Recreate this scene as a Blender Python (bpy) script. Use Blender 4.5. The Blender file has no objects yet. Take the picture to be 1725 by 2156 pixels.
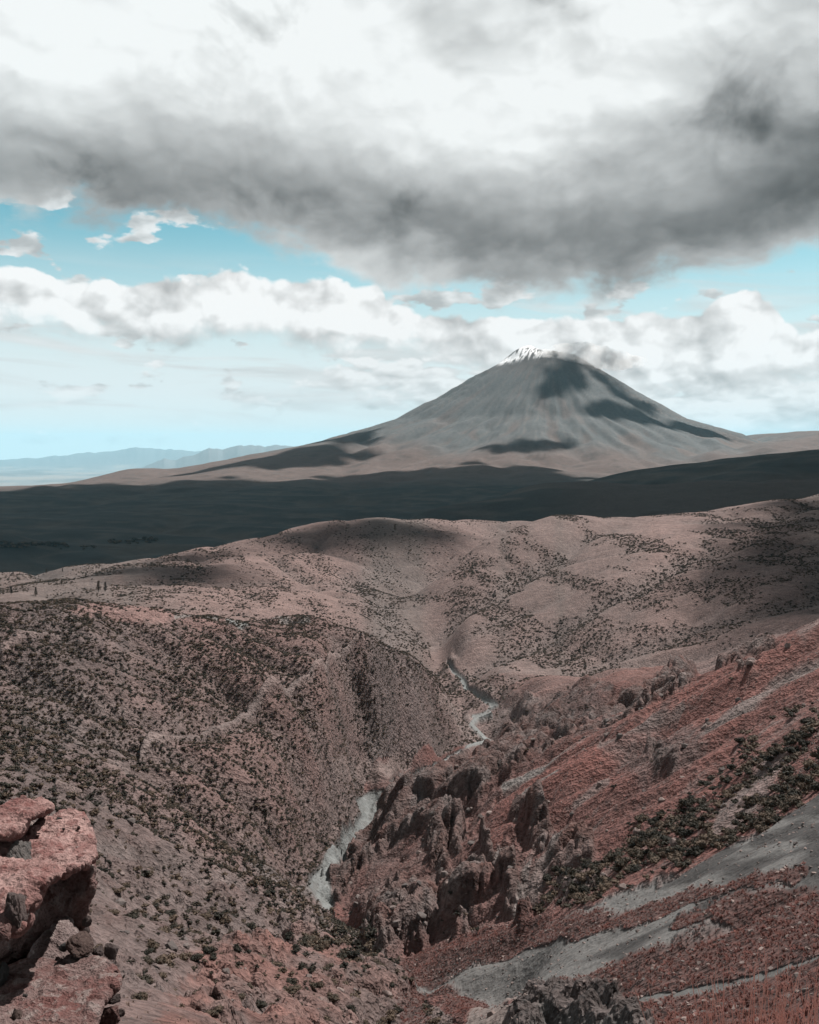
import bpy, bmesh, math, random
import numpy as np
from mathutils import Vector, Matrix

rng = np.random.default_rng(7)
random.seed(7)
scene = bpy.context.scene
COL = scene.collection

# ------------------------------------------------------------------ camera
F = 2100.0; CX = 862.5; CY = 1078.0            # the photograph measured on a 1725 x 2156 sheet
PITCH = math.atan((1078 - 945) / F)
cam = bpy.data.cameras.new('camera')
cam.sensor_fit = 'VERTICAL'; cam.sensor_height = 36.0; cam.lens = 36.0 * F / 2156.0
cam.clip_start = 0.2; cam.clip_end = 400000.0
camo = bpy.data.objects.new('camera', cam); COL.objects.link(camo)
camo.location = (0, 0, 0); camo.rotation_euler = (math.pi / 2 - PITCH, 0, 0)
scene.camera = camo
CP, SP = math.cos(PITCH), math.sin(PITCH)

def ray(px, py):
    """slope s = x/y and t = z/y of the sight line through a point of the sheet"""
    xc = (np.asarray(px, float) - CX) / F; yc = -(np.asarray(py, float) - CY) / F
    dy = CP + yc * SP; dz = -SP + yc * CP
    return xc / dy, dz / dy
def at(px, py, D):
    s, t = ray(px, py); return Vector((float(s) * D, D, float(t) * D))
def azel(px, py):
    s, t = ray(px, py)
    return math.atan(float(s)), math.atan2(float(t), math.sqrt(1 + float(s) ** 2))
def project(s, t):
    """back from slopes to the sheet"""
    w = CP - t * SP
    return CX + F * s / w, CY - F * (SP + t * CP) / w

# ------------------------------------------------------------------ light
SUN_AZ, SUN_EL = math.radians(42), math.radians(54)   # azimuth clockwise from the view direction
SUN_DIR = Vector((math.sin(SUN_AZ) * math.cos(SUN_EL), math.cos(SUN_AZ) * math.cos(SUN_EL), math.sin(SUN_EL)))
sun = bpy.data.lights.new('sun', 'SUN'); sun.energy = 5.0; sun.angle = math.radians(0.6); sun.color = (1.0, 0.95, 0.9)
suno = bpy.data.objects.new('sun', sun); COL.objects.link(suno)
suno.rotation_euler = SUN_DIR.to_track_quat('Z', 'Y').to_euler()
scene.view_settings.view_transform = 'Standard'; scene.view_settings.look = 'None'
scene.view_settings.exposure = 0.9; scene.view_settings.gamma = 1.0
scene.cycles.use_denoising = True
scene.cycles.max_bounces = 5; scene.cycles.diffuse_bounces = 2; scene.cycles.glossy_bounces = 1
scene.cycles.volume_bounces = 1; scene.cycles.transparent_max_bounces = 8

# ------------------------------------------------------------------ node writing
class E:
    """a socket with arithmetic"""
    def __init__(s, nt, sock): s.nt = nt; s.k = sock
    def m(s, op, *a, clamp=False):
        n = s.nt.nodes.new('ShaderNodeMath'); n.operation = op; n.use_clamp = clamp
        for i, v in enumerate((s,) + a):
            if isinstance(v, E): s.nt.links.new(v.k, n.inputs[i])
            else: n.inputs[i].default_value = v
        return E(s.nt, n.outputs[0])
    def __add__(s, o): return s.m('ADD', o)
    __radd__ = __add__
    def __sub__(s, o): return s.m('SUBTRACT', o)
    def __rsub__(s, o): return (s * -1.0) + o
    def __mul__(s, o): return s.m('MULTIPLY', o)
    __rmul__ = __mul__
    def __truediv__(s, o): return s.m('DIVIDE', o)
    def pow(s, o): return s.m('POWER', o)
    def clip(s): return s.m('ADD', 0.0, clamp=True)
    def abs(s): return s.m('ABSOLUTE')
    def max(s, o): return s.m('MAXIMUM', o)
    def min(s, o): return s.m('MINIMUM', o)
    def sstep(s, a, b):
        n = s.nt.nodes.new('ShaderNodeMapRange'); n.interpolation_type = 'SMOOTHSTEP'
        s.nt.links.new(s.k, n.inputs['Value'])
        for nm, v in (('From Min', a), ('From Max', b)):
            if isinstance(v, E): s.nt.links.new(v.k, n.inputs[nm])
            else: n.inputs[nm].default_value = v
        return E(s.nt, n.outputs['Result'])
def vec(nt, x, y, z=0.0):
    n = nt.nodes.new('ShaderNodeCombineXYZ')
    for i, v in enumerate((x, y, z)):
        if isinstance(v, E): nt.links.new(v.k, n.inputs[i])
        else: n.inputs[i].default_value = v
    return E(nt, n.outputs[0])
def noise(nt, v, scale, detail=4, rough=0.5, dist=0.0, dims='3D', out='Fac', lac=2.0):
    n = nt.nodes.new('ShaderNodeTexNoise'); n.noise_dimensions = dims
    nt.links.new(v.k, n.inputs['Vector']); n.inputs['Scale'].default_value = scale
    n.inputs['Detail'].default_value = detail; n.inputs['Roughness'].default_value = rough
    n.inputs['Distortion'].default_value = dist; n.inputs['Lacunarity'].default_value = lac
    return E(nt, n.outputs[out])
def voro(nt, v, scale, detail=0, rough=0.5, feature='F1', dims='3D', out='Distance', smooth=0.5, rand=1.0):
    n = nt.nodes.new('ShaderNodeTexVoronoi'); n.voronoi_dimensions = dims; n.feature = feature
    nt.links.new(v.k, n.inputs['Vector']); n.inputs['Scale'].default_value = scale
    n.inputs['Detail'].default_value = detail; n.inputs['Roughness'].default_value = rough
    n.inputs['Randomness'].default_value = rand
    if feature == 'SMOOTH_F1': n.inputs['Smoothness'].default_value = smooth
    return E(nt, n.outputs[out])
def rgb(nt, c):
    n = nt.nodes.new('ShaderNodeRGB'); n.outputs[0].default_value = (*c, 1); return E(nt, n.outputs[0])
def mix(nt, f, a, b, mode='MIX'):
    n = nt.nodes.new('ShaderNodeMix'); n.data_type = 'RGBA'; n.blend_type = mode
    for i, v in ((0, f), (6, a), (7, b)):
        if isinstance(v, E): nt.links.new(v.k, n.inputs[i])
        elif isinstance(v, tuple): n.inputs[i].default_value = (*v, 1)
        else: n.inputs[i].default_value = v
    return E(nt, n.outputs[2])
def fcurve(nt, x, pts):
    n = nt.nodes.new('ShaderNodeFloatCurve'); c = n.mapping.curves[0]
    pts = sorted(pts)
    while len(c.points) < len(pts): c.points.new(0.5, 0.5)
    for p, (a, b) in zip(c.points, pts): p.location = (a, b); p.handle_type = 'AUTO_CLAMPED'
    n.mapping.update(); nt.links.new(x.k, n.inputs['Value']); n.inputs['Factor'].default_value = 1
    return E(nt, n.outputs[0])

# ------------------------------------------------------------------ sky and its clouds (by direction)
def build_world():
    w = bpy.data.worlds.new('World'); scene.world = w; w.use_nodes = True
    w.cycles.sampling_method = 'NONE'
    nt = w.node_tree; nt.nodes.clear()
    STR = 0.1
    tc = nt.nodes.new('ShaderNodeTexCoord'); sx = nt.nodes.new('ShaderNodeSeparateXYZ')
    nt.links.new(tc.outputs['Generated'], sx.inputs[0])
    X, Y, Z = (E(nt, sx.outputs[i]) for i in range(3))
    az = X.m('ARCTAN2', Y); el = Z.m('ARCSINE')
    AZ0, AZ1, EL1 = -0.7, 0.7, 0.5
    an = (az - AZ0) / (AZ1 - AZ0)
    def curve(pts, val=False):
        q = []
        for px, v in pts:
            a, e = azel(px, v if not val else 500)
            q.append(((a - AZ0) / (AZ1 - AZ0), e / EL1 if not val else v))
        c = fcurve(nt, an, q)
        return c if val else c * EL1
    sky = nt.nodes.new('ShaderNodeTexSky'); sky.sky_type = 'NISHITA'; sky.sun_disc = False
    sky.sun_elevation = SUN_EL; sky.sun_rotation = SUN_AZ
    sky.altitude = 3500; sky.air_density = 1.0; sky.dust_density = 1.2; sky.ozone_density = 1.0
    blue = mix(nt, 1.0, E(nt, sky.outputs[0]), (0.85, 1.52, 1.12), 'MULTIPLY')
    base = mix(nt, el.sstep(0.25, 0.05) * 0.95, blue, (8.3, 8.8, 9.0))

    def lin(v):                              # 0..255 display value to radiance, in units of the background strength
        return ((v / 255.0) ** 2.2) / STR
    def grey(f, lo, hi, tint=(0.985, 1.0, 1.0)):   # grey between two display values
        g = (f * (hi - lo) + lo) * (1 / 255.0)
        g = g.max(0.0).pow(2.2) * (1 / STR)
        cool = mix(nt, 1.0, vec(nt, g, g, g), tint, 'MULTIPLY')
        return cool
    out = base

    # thin streaks low over the plain
    sv = vec(nt, az * 1.0 + 3.0, el * 7.5 + az * 0.35, 0.3)
    st = noise(nt, sv, 5.0, 6, 0.55, 0.5, dims='2D')
    a_st = st.sstep(0.47, 0.66) * el.sstep(0.015, 0.045) * el.sstep(0.20, 0.11) * 0.75
    out = mix(nt, a_st, out, grey(noise(nt, sv, 9.0, 2, dims='2D'), 190, 250))
    # small puffs
    pv = vec(nt, az * 1.0, el * 2.3 + 7.0, 1.3)
    pf = noise(nt, pv, 13.0, 6, 0.52, dims='2D')
    a_pf = pf.sstep(0.575, 0.64) * el.sstep(0.03, 0.06) * el.sstep(0.30, 0.24) * 0.9
    out = mix(nt, a_pf, out, grey(noise(nt, pv, 22.0, 3, dims='2D').sstep(0.3, 0.7), 185, 248))

    # generic cumulus bank: top and bottom profiles by azimuth
    def off(v, o):
        n2 = nt.nodes.new('ShaderNodeVectorMath'); n2.operation = 'ADD'
        nt.links.new(v.k, n2.inputs[0]); n2.inputs[1].default_value = o
        return E(nt, n2.outputs[0])
    def bank(top, bot, amp, soft, lo, hi, seed, scale, botsoft=0.02, botamp=0.03, opac=1.0, relief=1.0, stretch=1.3, bias=0.3):
        q = vec(nt, az + seed, el * stretch + seed * 1.7)
        wc = noise(nt, q, scale * 1.3, 2, 0.5, out='Color', dims='2D')
        n = nt.nodes.new('ShaderNodeVectorMath'); n.operation = 'MULTIPLY_ADD'
        nt.links.new(wc.k, n.inputs[0]); n.inputs[1].default_value = (0.42 / scale,) * 3
        nt.links.new(q.k, n.inputs[2]); qw = E(nt, n.outputs[0])
        def bil(v, det=3): return 0.62 - voro(nt, v, scale, det, 0.5, 'F1', dims='2D')
        b0 = bil(qw); b1 = bil(off(qw, (0.09 / scale, 0.20 / scale, 0)), 2)
        fb = noise(nt, q, scale * 2.5, 6, 0.58, dims='2D')
        T = curve(top); B = curve(bot)
        d = (T - el) + (b0 + 0.12) * amp + (fb - 0.5) * amp * 0.6
        a = d.sstep(0.0, soft)
        bb = (el - B) + (fb - 0.5) * botamp * 2.0 + (b0 + 0.35) * botamp
        a = a * bb.sstep(0.0, botsoft) * opac
        h = ((el - B) / (T - B).max(0.01)).clip()
        lf = noise(nt, q, scale * 0.6, 2, 0.5, dims='2D')
        sh = h.sstep(-0.1, 0.6) * 0.62 + (lf - 0.5) * 1.1 + (b0 - b1) * 0.75 * relief + (fb - 0.5) * 0.55 + bias
        return a, grey(sh.clip(), lo, hi)

    # layered bank low behind the volcano
    a, c = bank([(-300, 915), (300, 912), (500, 900), (600, 830), (680, 775), (760, 750), (950, 745), (1100, 770), (1320, 785), (1725, 770), (2000, 770)],
                [(-300, 925), (300, 925), (560, 905), (640, 830), (720, 850), (800, 870), (960, 905), (1300, 950), (1725, 950), (2000, 950)],
                0.030, 0.010, 178, 248, 2.0, 19.0, botsoft=0.03, botamp=0.02, stretch=2.4, opac=0.95, bias=0.28)
    out = mix(nt, a, out, c)
    # main bank
    a, c = bank([(-500, 580), (0, 558), (100, 576), (250, 595), (330, 588), (400, 582), (500, 566), (600, 580), (700, 592), (795, 598), (818, 640), (950, 655),
                 (1100, 662), (1250, 668), (1330, 656), (1400, 652), (1470, 652), (1520, 622), (1580, 610), (1630, 635), (1660, 676), (1725, 690), (2000, 660), (2400, 700)],
                [(-500, 700), (0, 692), (200, 722), (360, 745), (450, 718), (550, 730), (720, 752), (850, 752), (960, 790), (1100, 815), (1300, 835), (1500, 830), (1725, 825), (2300, 800)],
                0.015, 0.0045, 156, 254, 5.3, 15.0, botsoft=0.026, botamp=0.014, relief=1.1, bias=0.40)
    out = mix(nt, a, out, c)

    # the great cloud overhead: thick grey base, white above, going on greyer over the zenith
    q = vec(nt, az, el * 1.35)
    f1 = noise(nt, off(q, (3, 1, 0)), 4.0, 6, 0.48, 0.25, dims='2D')
    f2 = noise(nt, off(vec(nt, az, el * 1.7), (9, 4, 0)), 13.0, 7, 0.56, 0.15, dims='2D')
    f3 = noise(nt, off(q, (17, 6, 0)), 2.6, 4, 0.5, 0.4, dims='2D')
    B = curve([(-600, 470), (0, 450), (150, 458), (300, 466), (430, 486), (560, 516), (700, 570), (900, 615), (1050, 630), (1150, 636), (1300, 603), (1400, 586), (1500, 586), (1600, 573), (1725, 542), (2200, 540)])
    d = (el - B) + (f2 - 0.5) * 0.075 + (f1 - 0.5) * 0.03
    a = d.sstep(-0.008, 0.020)
    C = curve([(-600, 350), (0, 335), (150, 380), (300, 395), (500, 400), (700, 430), (900, 475), (1100, 510), (1300, 500), (1450, 475), (1600, 440), (1725, 405), (2200, 380)])
    A = curve([(-600, 0.5), (0, 0.50), (200, 0.66), (500, 0.60), (700, 0.58), (900, 0.66), (1100, 0.68), (1300, 0.70), (1500, 0.70), (1725, 0.76), (2200, 0.7)], True)
    dd = el - C + (f1 - 0.5) * 0.062 + (f2 - 0.5) * 0.034
    up = dd.max(0.0) / 0.052; dn = dd.min(0.0) / 0.052
    g = (up * up + dn * dn) * -1.0
    g = g.m('EXPONENT') * A * (0.74 + (f2 - 0.5) * 0.7)
    wide = ((dd + 0.005) / 0.075); wide = ((wide * wide) * -1.0).m('EXPONENT') * 0.12
    rest = f3.sstep(0.46, 0.75) * 0.26 * el.sstep(0.20, 0.30)
    rest2 = noise(nt, off(q, (31, 2, 0)), 8.0, 5, 0.5, 0.3, dims='2D').sstep(0.58, 0.78) * 0.26 * el.sstep(0.16, 0.26)
    tr = curve([(-600, 0.0), (1200, 0.0), (1450, 0.05), (1725, 0.22), (2200, 0.25)], True) * el.sstep(0.15, 0.3)
    over = el.sstep(0.42, 0.75) * (0.26 + f1 * 0.36)  # sky above the frame greyed to lessen its fill on the land
    bq = vec(nt, az + f1 * 0.10, el * 1.5 + f2 * 0.04)
    bl0 = voro(nt, bq, 9.0, 3, 0.5, 'F1', dims='2D'); bl1 = voro(nt, off(bq, (0.006, 0.016, 0)), 9.0, 3, 0.5, 'F1', dims='2D')
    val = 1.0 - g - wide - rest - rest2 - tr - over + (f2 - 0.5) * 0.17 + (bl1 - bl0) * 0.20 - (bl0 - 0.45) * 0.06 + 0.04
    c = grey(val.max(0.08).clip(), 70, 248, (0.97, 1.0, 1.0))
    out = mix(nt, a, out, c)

    bg = nt.nodes.new('ShaderNodeBackground'); bg.inputs['Strength'].default_value = 0.0536
    nt.links.new(out.k, bg.inputs['Color'])
    wo = nt.nodes.new('ShaderNodeOutputWorld'); nt.links.new(bg.outputs[0], wo.inputs['Surface'])
build_world()

# ------------------------------------------------------------------ numeric noise
_ang = np.random.default_rng(3).random(1024) * 2 * np.pi
_GX = np.cos(_ang).astype(np.float32); _GY = np.sin(_ang).astype(np.float32)
def perlin(x, y, seed=0):
    x = np.asarray(x, np.float64); y = np.asarray(y, np.float64)
    ix = np.floor(x).astype(np.int64); iy = np.floor(y).astype(np.int64)
    fx = (x - ix).astype(np.float32); fy = (y - iy).astype(np.float32)
    u = fx * fx * fx * (fx * (fx * 6 - 15) + 10); v = fy * fy * fy * (fy * (fy * 6 - 15) + 10)
    def g(ax, ay, dx, dy):
        h = (ax * 374761393 + ay * 668265263 + seed * 974711) & 0x7fffffff
        h = ((h ^ (h >> 13)) * 1274126177) & 0x7fffffff
        h = (h ^ (h >> 16)) & 1023
        return _GX[h] * dx + _GY[h] * dy
    a = g(ix, iy, fx, fy); b = g(ix + 1, iy, fx - 1, fy)
    c = g(ix, iy + 1, fx, fy - 1); d = g(ix + 1, iy + 1, fx - 1, fy - 1)
    return ((a + (b - a) * u) * (1 - v) + (c + (d - c) * u) * v) * 1.5
def fbm(x, y, seed, octs=4, gain=0.5):
    r = 0; a = 1.0
    for i in range(octs):
        r = r + a * perlin(x * 2 ** i, y * 2 ** i, seed + i * 17); a *= gain
    return r
def ss(x, a, b):
    t = np.clip((x - a) / (b - a), 0, 1); return t * t * (3 - 2 * t)

# ------------------------------------------------------------------ the lie of the land
VX, VY = 0.1365 * 15000, 15000.0                      # axis of the volcano
VR = np.array([0, 250, 480, 640, 1071, 1571, 1786, 2143, 2714, 3250, 3820, 4536, 5400, 6500, 8000, 11000, 16000, 1e6])
VZ = np.array([1400, 1430, 1375, 1285, 1040, 740, 640, 440, 265, 105, -20, -160, -270, -345, -410, -440, -450, -450])
def z_far(x, y):
    dx, dy = x - VX, y - VY
    r = np.hypot(dx, dy); th = np.arctan2(dx, -dy)
    rr = r * (1 + 0.05 * np.sin(th * 1.0 + 0.5) + 0.03 * perlin(th * 1.3, r / 4000, 5))
    z = np.interp(rr, VR, VZ)
    gul = (1 - np.abs(perlin(th * 9 + 0.15 * perlin(r / 500, th * 3, 8), r / 2600, 11))) ** 2
    gul2 = (1 - np.abs(perlin(th * 24, r / 1400, 12))) ** 2
    k = ss(r, 350, 1300) * (1 - ss(r, 2600, 5200))
    z = z + k * ((gul - 0.6) * 45 * (0.5 + perlin(th * 2, r / 2000, 13)) + (gul2 - 0.6) * 6)
    z = z + 105 * np.exp(-((dx + 300) ** 2 + dy ** 2) / 230 ** 2)
    rim = np.exp(-((r - 420) / 220) ** 2)
    z = z + rim * (perlin(th * 2.0, 0.5, 21) * 30 + perlin(x / 260, y / 260, 22) * 26 + 22 * np.cos(th + math.pi / 2 + 0.2))
    # the land climbs to a plateau right of the volcano and falls to a far desert on the left
    z = z + 430 * ss(x - 0.02 * y, 2200, 6500) * ss(y, 4500, 9000) * (1 - ss(z, -150, 150))
    drop = ss(y, 9300, 24000) * ss(-x + 0.05 * y, 0, 6000) * (1 - ss(z, -380, -150))
    z = z - 1000 * drop
    z = z - 250 * ss(y, 15000, 30000)
    # foothills on the left flank
    for (px, py, D, w, h) in ((560, 962, 11500, 700, 70), (690, 930, 12500, 800, 90), (475, 985, 10500, 600, 45), (285, 997, 12500, 450, 110), (230, 1022, 10000, 900, 35)):
        s, t = ray(px, py); cx = float(s) * D
        z = z + h * np.exp(-(((x - cx) / w) ** 2 + ((y - D) / 900) ** 2))
    # distant ranges
    def rng_(pts, D, wy, base, rough, seed):
        s, t = ray(np.array([p[0] for p in pts], float), np.array([p[1] for p in pts], float))
        sl = x / np.maximum(y, 1); prof = np.interp(sl, s, t * D) + rough * fbm(x / (D * 0.02), y / (D * 0.02), seed, 4)
        k = np.exp(-np.abs((y - D) / wy) ** 1.5) * ((sl > s[0]) & (sl < s[-1]) & (np.abs(y - D) < 2 * wy))
        return k * np.maximum(prof - z, 0)
    z = z + rng_([(200, 1012), (250, 1000), (300, 985), (345, 966), (370, 968), (440, 941), (470, 947), (500, 936), (525, 932), (560, 935), (600, 934), (640, 941), (760, 950), (900, 960)], 62000, 5000, 0, 130, 31)
    z = z + rng_([(-400, 985), (0, 968), (80, 962), (160, 955), (250, 947), (290, 942), (330, 946), (380, 945), (450, 955), (600, 962)], 100000, 8000, 0, 160, 33)
    z = z + rng_([(1250, 985), (1400, 905), (1445, 884), (1470, 886), (1500, 894), (1560, 920), (1620, 928), (1680, 940), (1725, 946), (1900, 940), (2100, 950)], 40000, 4000, 0, 60, 37)
    return z

CTRL = []
def C(px, py, D): CTRL.append((px, py, D))
def ctrl_points():
    # under and just before the camera, then below the frame
    for px in (-900, -300, 0, 300, 600, 862, 1100, 1400, 1725, 2100, 2700):
        C(px, 3050, 1.7); C(px, 2420, 3.0); C(px, 2330, 8); C(px, 2290, 18)
    # ---- right slope: distance falls with c = py + 0.615 (px - 862)
    def drs(px, py):
        c = py + 0.615 * (px - 862)
        k = c - 1777
        return math.exp(5.86 - (0.00165 * k if k < 0 else 0.0021 * k + 3.6e-7 * k * k))
    for px, ys in ((760, (1790, 1880)), (830, (1700, 1780, 1880)), (900, (1665, 1750, 1850, 1930)), (1000, (1625, 1700, 1800, 1880, 1950)),
                   (1100, (1585, 1650, 1750, 1850, 1930)), (1200, (1535, 1620, 1720, 1820, 1900, 1960)), (1300, (1500, 1580, 1680, 1780, 1870, 1950, 2060)),
                   (1400, (1455, 1540, 1640, 1740, 1840, 1940, 2040, 2120)), (1500, (1395, 1500, 1600, 1700, 1800, 1900, 2000, 2100)),
                   (1620, (1338, 1450, 1550, 1650, 1750, 1850, 1950, 2050, 2140)), (1725, (1298, 1400, 1500, 1600, 1700, 1800, 1900, 2000, 2100)),
                   (1900, (1230, 1400, 1600, 1800, 2000)), (2200, (1100, 1300, 1600, 1900)), (2700, (900, 1200, 1600, 1900))):
        for py in ys: C(px, py, drs(px, py))
    # behind its crest
    for px, py, D in ((1430, 1470, 470), (1500, 1440, 450), (1620, 1400, 440), (1725, 1370, 440), (1900, 1330, 460), (2200, 1230, 480), (2700, 1100, 480),
                      (1500, 1420, 700), (1620, 1360, 700), (1725, 1340, 700), (1900, 1300, 720)): C(px, py, D)
    # behind the crags: gorge side and the red spur
    for px, py, D in ((1380, 1475, 450), (1300, 1510, 450), (1200, 1560, 470), (1100, 1610, 480), (1000, 1650, 490), (900, 1700, 470), (840, 1730, 480), (790, 1760, 440), (730, 1850, 400),
                      (1430, 1403, 640), (1330, 1404, 680), (1230, 1406, 720), (1130, 1410, 740), (1300, 1440, 560), (1200, 1490, 560), (1120, 1520, 600), (1200, 1450, 640),
                      (1100, 1470, 700), (1060, 1545, 640), (1080, 1440, 800), (1040, 1420, 880), (1430, 1425, 760), (1330, 1425, 800), (1230, 1425, 840), (1130, 1425, 880)): C(px, py, D)
    # river
    for px, py, D in RIVER: C(px, py, D)
    # ---- near left and the bottom
    for px, py, D in ((830, 2000, 200), (860, 2060, 165), (930, 2100, 140), (1000, 2140, 118), (1040, 2070, 150), (1090, 2050, 155), (1080, 2150, 100), (1150, 2100, 104), (1250, 2130, 84),
                      (1150, 2060, 125), (700, 1950, 215), (650, 1885, 250), (600, 1862, 270), (560, 1900, 225), (600, 1960, 190), (700, 2050, 155), (800, 2080, 150), (800, 2150, 118),
                      (650, 2120, 110), (500, 2000, 150), (450, 2080, 110), (500, 2156, 78), (300, 2156, 58), (350, 2050, 95), (250, 2060, 80), (400, 1960, 165), (420, 1900, 200), (520, 1850, 250),
                      (480, 1830, 235), (690, 1960, 300), (760, 1960, 290), (720, 1890, 330), (740, 1920, 250),
                      (0, 2200, 40), (0, 2050, 75), (0, 1900, 118), (0, 1800, 150), (0, 1700, 190), (0, 1600, 240), (0, 1500, 295), (0, 1420, 345), (0, 1340, 400), (0, 1287, 440),
                      (150, 2150, 55), (150, 1980, 105), (150, 1850, 150), (150, 1720, 210), (150, 1600, 270), (150, 1480, 340), (150, 1380, 400), (150, 1282, 470),
                      (300, 1900, 170), (300, 1800, 215), (300, 1700, 260), (300, 1570, 330), (300, 1450, 400), (300, 1350, 460), (300, 1288, 510),
                      (450, 1750, 285), (450, 1650, 330), (450, 1520, 385), (450, 1420, 450), (450, 1350, 495), (450, 1318, 530), (450, 1310, 570),
                      (600, 1800, 325), (600, 1700, 355), (600, 1600, 395), (600, 1500, 425), (600, 1420, 470), (600, 1350, 540), (600, 1310, 600), (660, 1304, 640),
                      (700, 1780, 395), (700, 1690, 430), (700, 1600, 445), (700, 1500, 470), (700, 1400, 510), (700, 1345, 560), (720, 1318, 610),
                      (800, 1620, 520), (800, 1550, 520), (800, 1480, 530), (800, 1400, 560), (810, 1358, 610), (880, 1560, 575), (880, 1480, 585), (900, 1405, 640),
                      (960, 1540, 645), (950, 1480, 660), (960, 1445, 700), (1000, 1520, 690), (1005, 1482, 760), (970, 1500, 690),
                      (-200, 1300, 420), (-200, 1500, 290), (-200, 1750, 160), (-200, 2000, 75), (-600, 1250, 400), (-600, 1600, 220), (-600, 1950, 80), (-900, 1700, 170)): C(px, py, D)
    # behind the left crest
    for px, py, D in ((-200, 1345, 560), (0, 1330, 570), (150, 1325, 600), (300, 1330, 650), (450, 1345, 700), (600, 1345, 740), (720, 1370, 730), (810, 1410, 740), (900, 1450, 780), (960, 1490, 810), (-600, 1300, 560),
                      (0, 1305, 780), (150, 1305, 800), (300, 1312, 820)): C(px, py, D)
    # ---- rounded hills
    for px, py, D in ((-200, 1270, 1050), (0, 1262, 1050), (0, 1235, 1350), (0, 1206, 1750), (-300, 1215, 1700), (150, 1270, 1000), (150, 1235, 1350), (150, 1199, 1760),
                      (300, 1280, 960), (300, 1235, 1300), (300, 1176, 1780), (420, 1290, 950), (420, 1230, 1350), (420, 1150, 1850), (520, 1300, 950), (520, 1220, 1420), (520, 1126, 1920),
                      (600, 1303, 980), (600, 1210, 1480), (600, 1103, 1980), (700, 1290, 1080), (700, 1200, 1550), (700, 1080, 2060), (800, 1320, 1080), (800, 1240, 1420), (800, 1150, 1780), (800, 1072, 2120),
                      (900, 1130, 1900), (900, 1071, 2160), (1000, 1120, 1980), (1000, 1076, 2220), (1100, 1110, 2050), (1100, 1078, 2250), (1170, 1092, 2150), (860, 1240, 1500), (900, 1235, 1600), (940, 1215, 1680), (1000, 1192, 1720), (1050, 1172, 1780), (1100, 1152, 1800), (1170, 1130, 1880), (1000, 1150, 1850), (900, 1180, 1780), (1100, 1125, 1950),
                      (850, 1330, 1080), (945, 1384, 1130), (932, 1352, 1170), (915, 1310, 1240), (905, 1260, 1340), (900, 1222, 1440), (940, 1196, 1470),  (960, 1330, 1110), (960, 1270, 1270), (1000, 1164, 1540), (1050, 1144, 1580), 
                      (1050, 1370, 1010), (1050, 1300, 1150), (1050, 1220, 1340), (1100, 1126, 1620), (1150, 1395, 960), (1150, 1300, 1120), (1150, 1200, 1360), (1150, 1110, 1640),
                      (1250, 1395, 930), (1250, 1300, 1060), (1250, 1200, 1290), (1250, 1091, 1680), (1400, 1390, 860), (1400, 1300, 1000), (1400, 1200, 1210), (1400, 1120, 1450), (1400, 1071, 1710),
                      (1500, 1300, 950), (1500, 1200, 1160), (1500, 1110, 1430), (1500, 1061, 1740), (1600, 1290, 900), (1600, 1200, 1100), (1600, 1110, 1400), (1600, 1050, 1760),
                      (1725, 1250, 930), (1725, 1150, 1180), (1725, 1036, 1790), (1900, 1200, 950), (1900, 1100, 1250), (1900, 1010, 1800), (2300, 1050, 1000), (2300, 950, 1800), (2700, 950, 1200)): C(px, py, D)
    # behind the rounded hills
    for px, D0, py in ((-300, 2300, 1290), (0, 2300, 1275), (150, 2300, 1265), (300, 2350, 1245), (420, 2400, 1225), (520, 2450, 1205), (600, 2500, 1185), (700, 2550, 1150), (800, 2600, 1130), (900, 2600, 1115), (1000, 2600, 1105), (1100, 2600, 1100)): C(px, py, D0)
    for px, py, D in ((1200, 1120, 2300), (1300, 1112, 2250), (1400, 1100, 2200), (1500, 1090, 2200), (1600, 1080, 2250), (1725, 1070, 2300), (1900, 1050, 2300),
                      (870, 1082, 2950), (930, 1068, 3100), (1000, 1052, 3250), (1100, 1028, 3300), (1150, 1017, 3350), (1250, 1014, 3350), (1350, 1022, 3250), (1500, 1008, 3200), (1725, 1000, 3200), (1900, 990, 3200), (2300, 960, 3200),
                      (1150, 1045, 4000), (1250, 1040, 3900), (1350, 1040, 3850), (1500, 1025, 3850), (1725, 1015, 3900),
                      (1180, 1032, 4700), (1250, 1011, 4800), (1330, 991, 4900), (1430, 976, 5000), (1520, 963, 5000), (1620, 953, 5000), (1725, 949, 5000), (1900, 940, 5000), (2300, 930, 5000)): C(px, py, D)
    # join the far land
    for px in (-700, -300, 0, 200, 400, 600, 800, 1000):
        for D in (3300, 4200, 5500, 7000, 9000):
            if px >= 870 and D < 4000: continue
            s, t = ray(px, 1000); x = float(s) * D
            z = float(z_far(np.array(x), np.array(float(D)))); CTRL.append((px, None, D, z / D))
    for px in (1100, 1200, 1350, 1500, 1725, 2000, 2500):
        for D in (6200, 7500, 9000):
            s, t = ray(px, 1000); x = float(s) * D
            z = float(z_far(np.array(x), np.array(float(D)))); CTRL.append((px, None, D, z / D))

RIVER = [(945, 1397, 1090), (970, 1420, 1000), (985, 1445, 930), (1010, 1465, 870), (1045, 1481, 820), (1032, 1495, 790), (1000, 1506, 765), (992, 1520, 735), (1015, 1540, 700),
         (1030, 1552, 680), (985, 1562, 650), (930, 1600, 600), (860, 1625, 560), (830, 1640, 545), (800, 1665, 530), (765, 1688, 510), (785, 1706, 490), (752, 1745, 460), (715, 1790, 425), (690, 1830, 385), (668, 1855, 360), (690, 1900, 335)]

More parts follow.
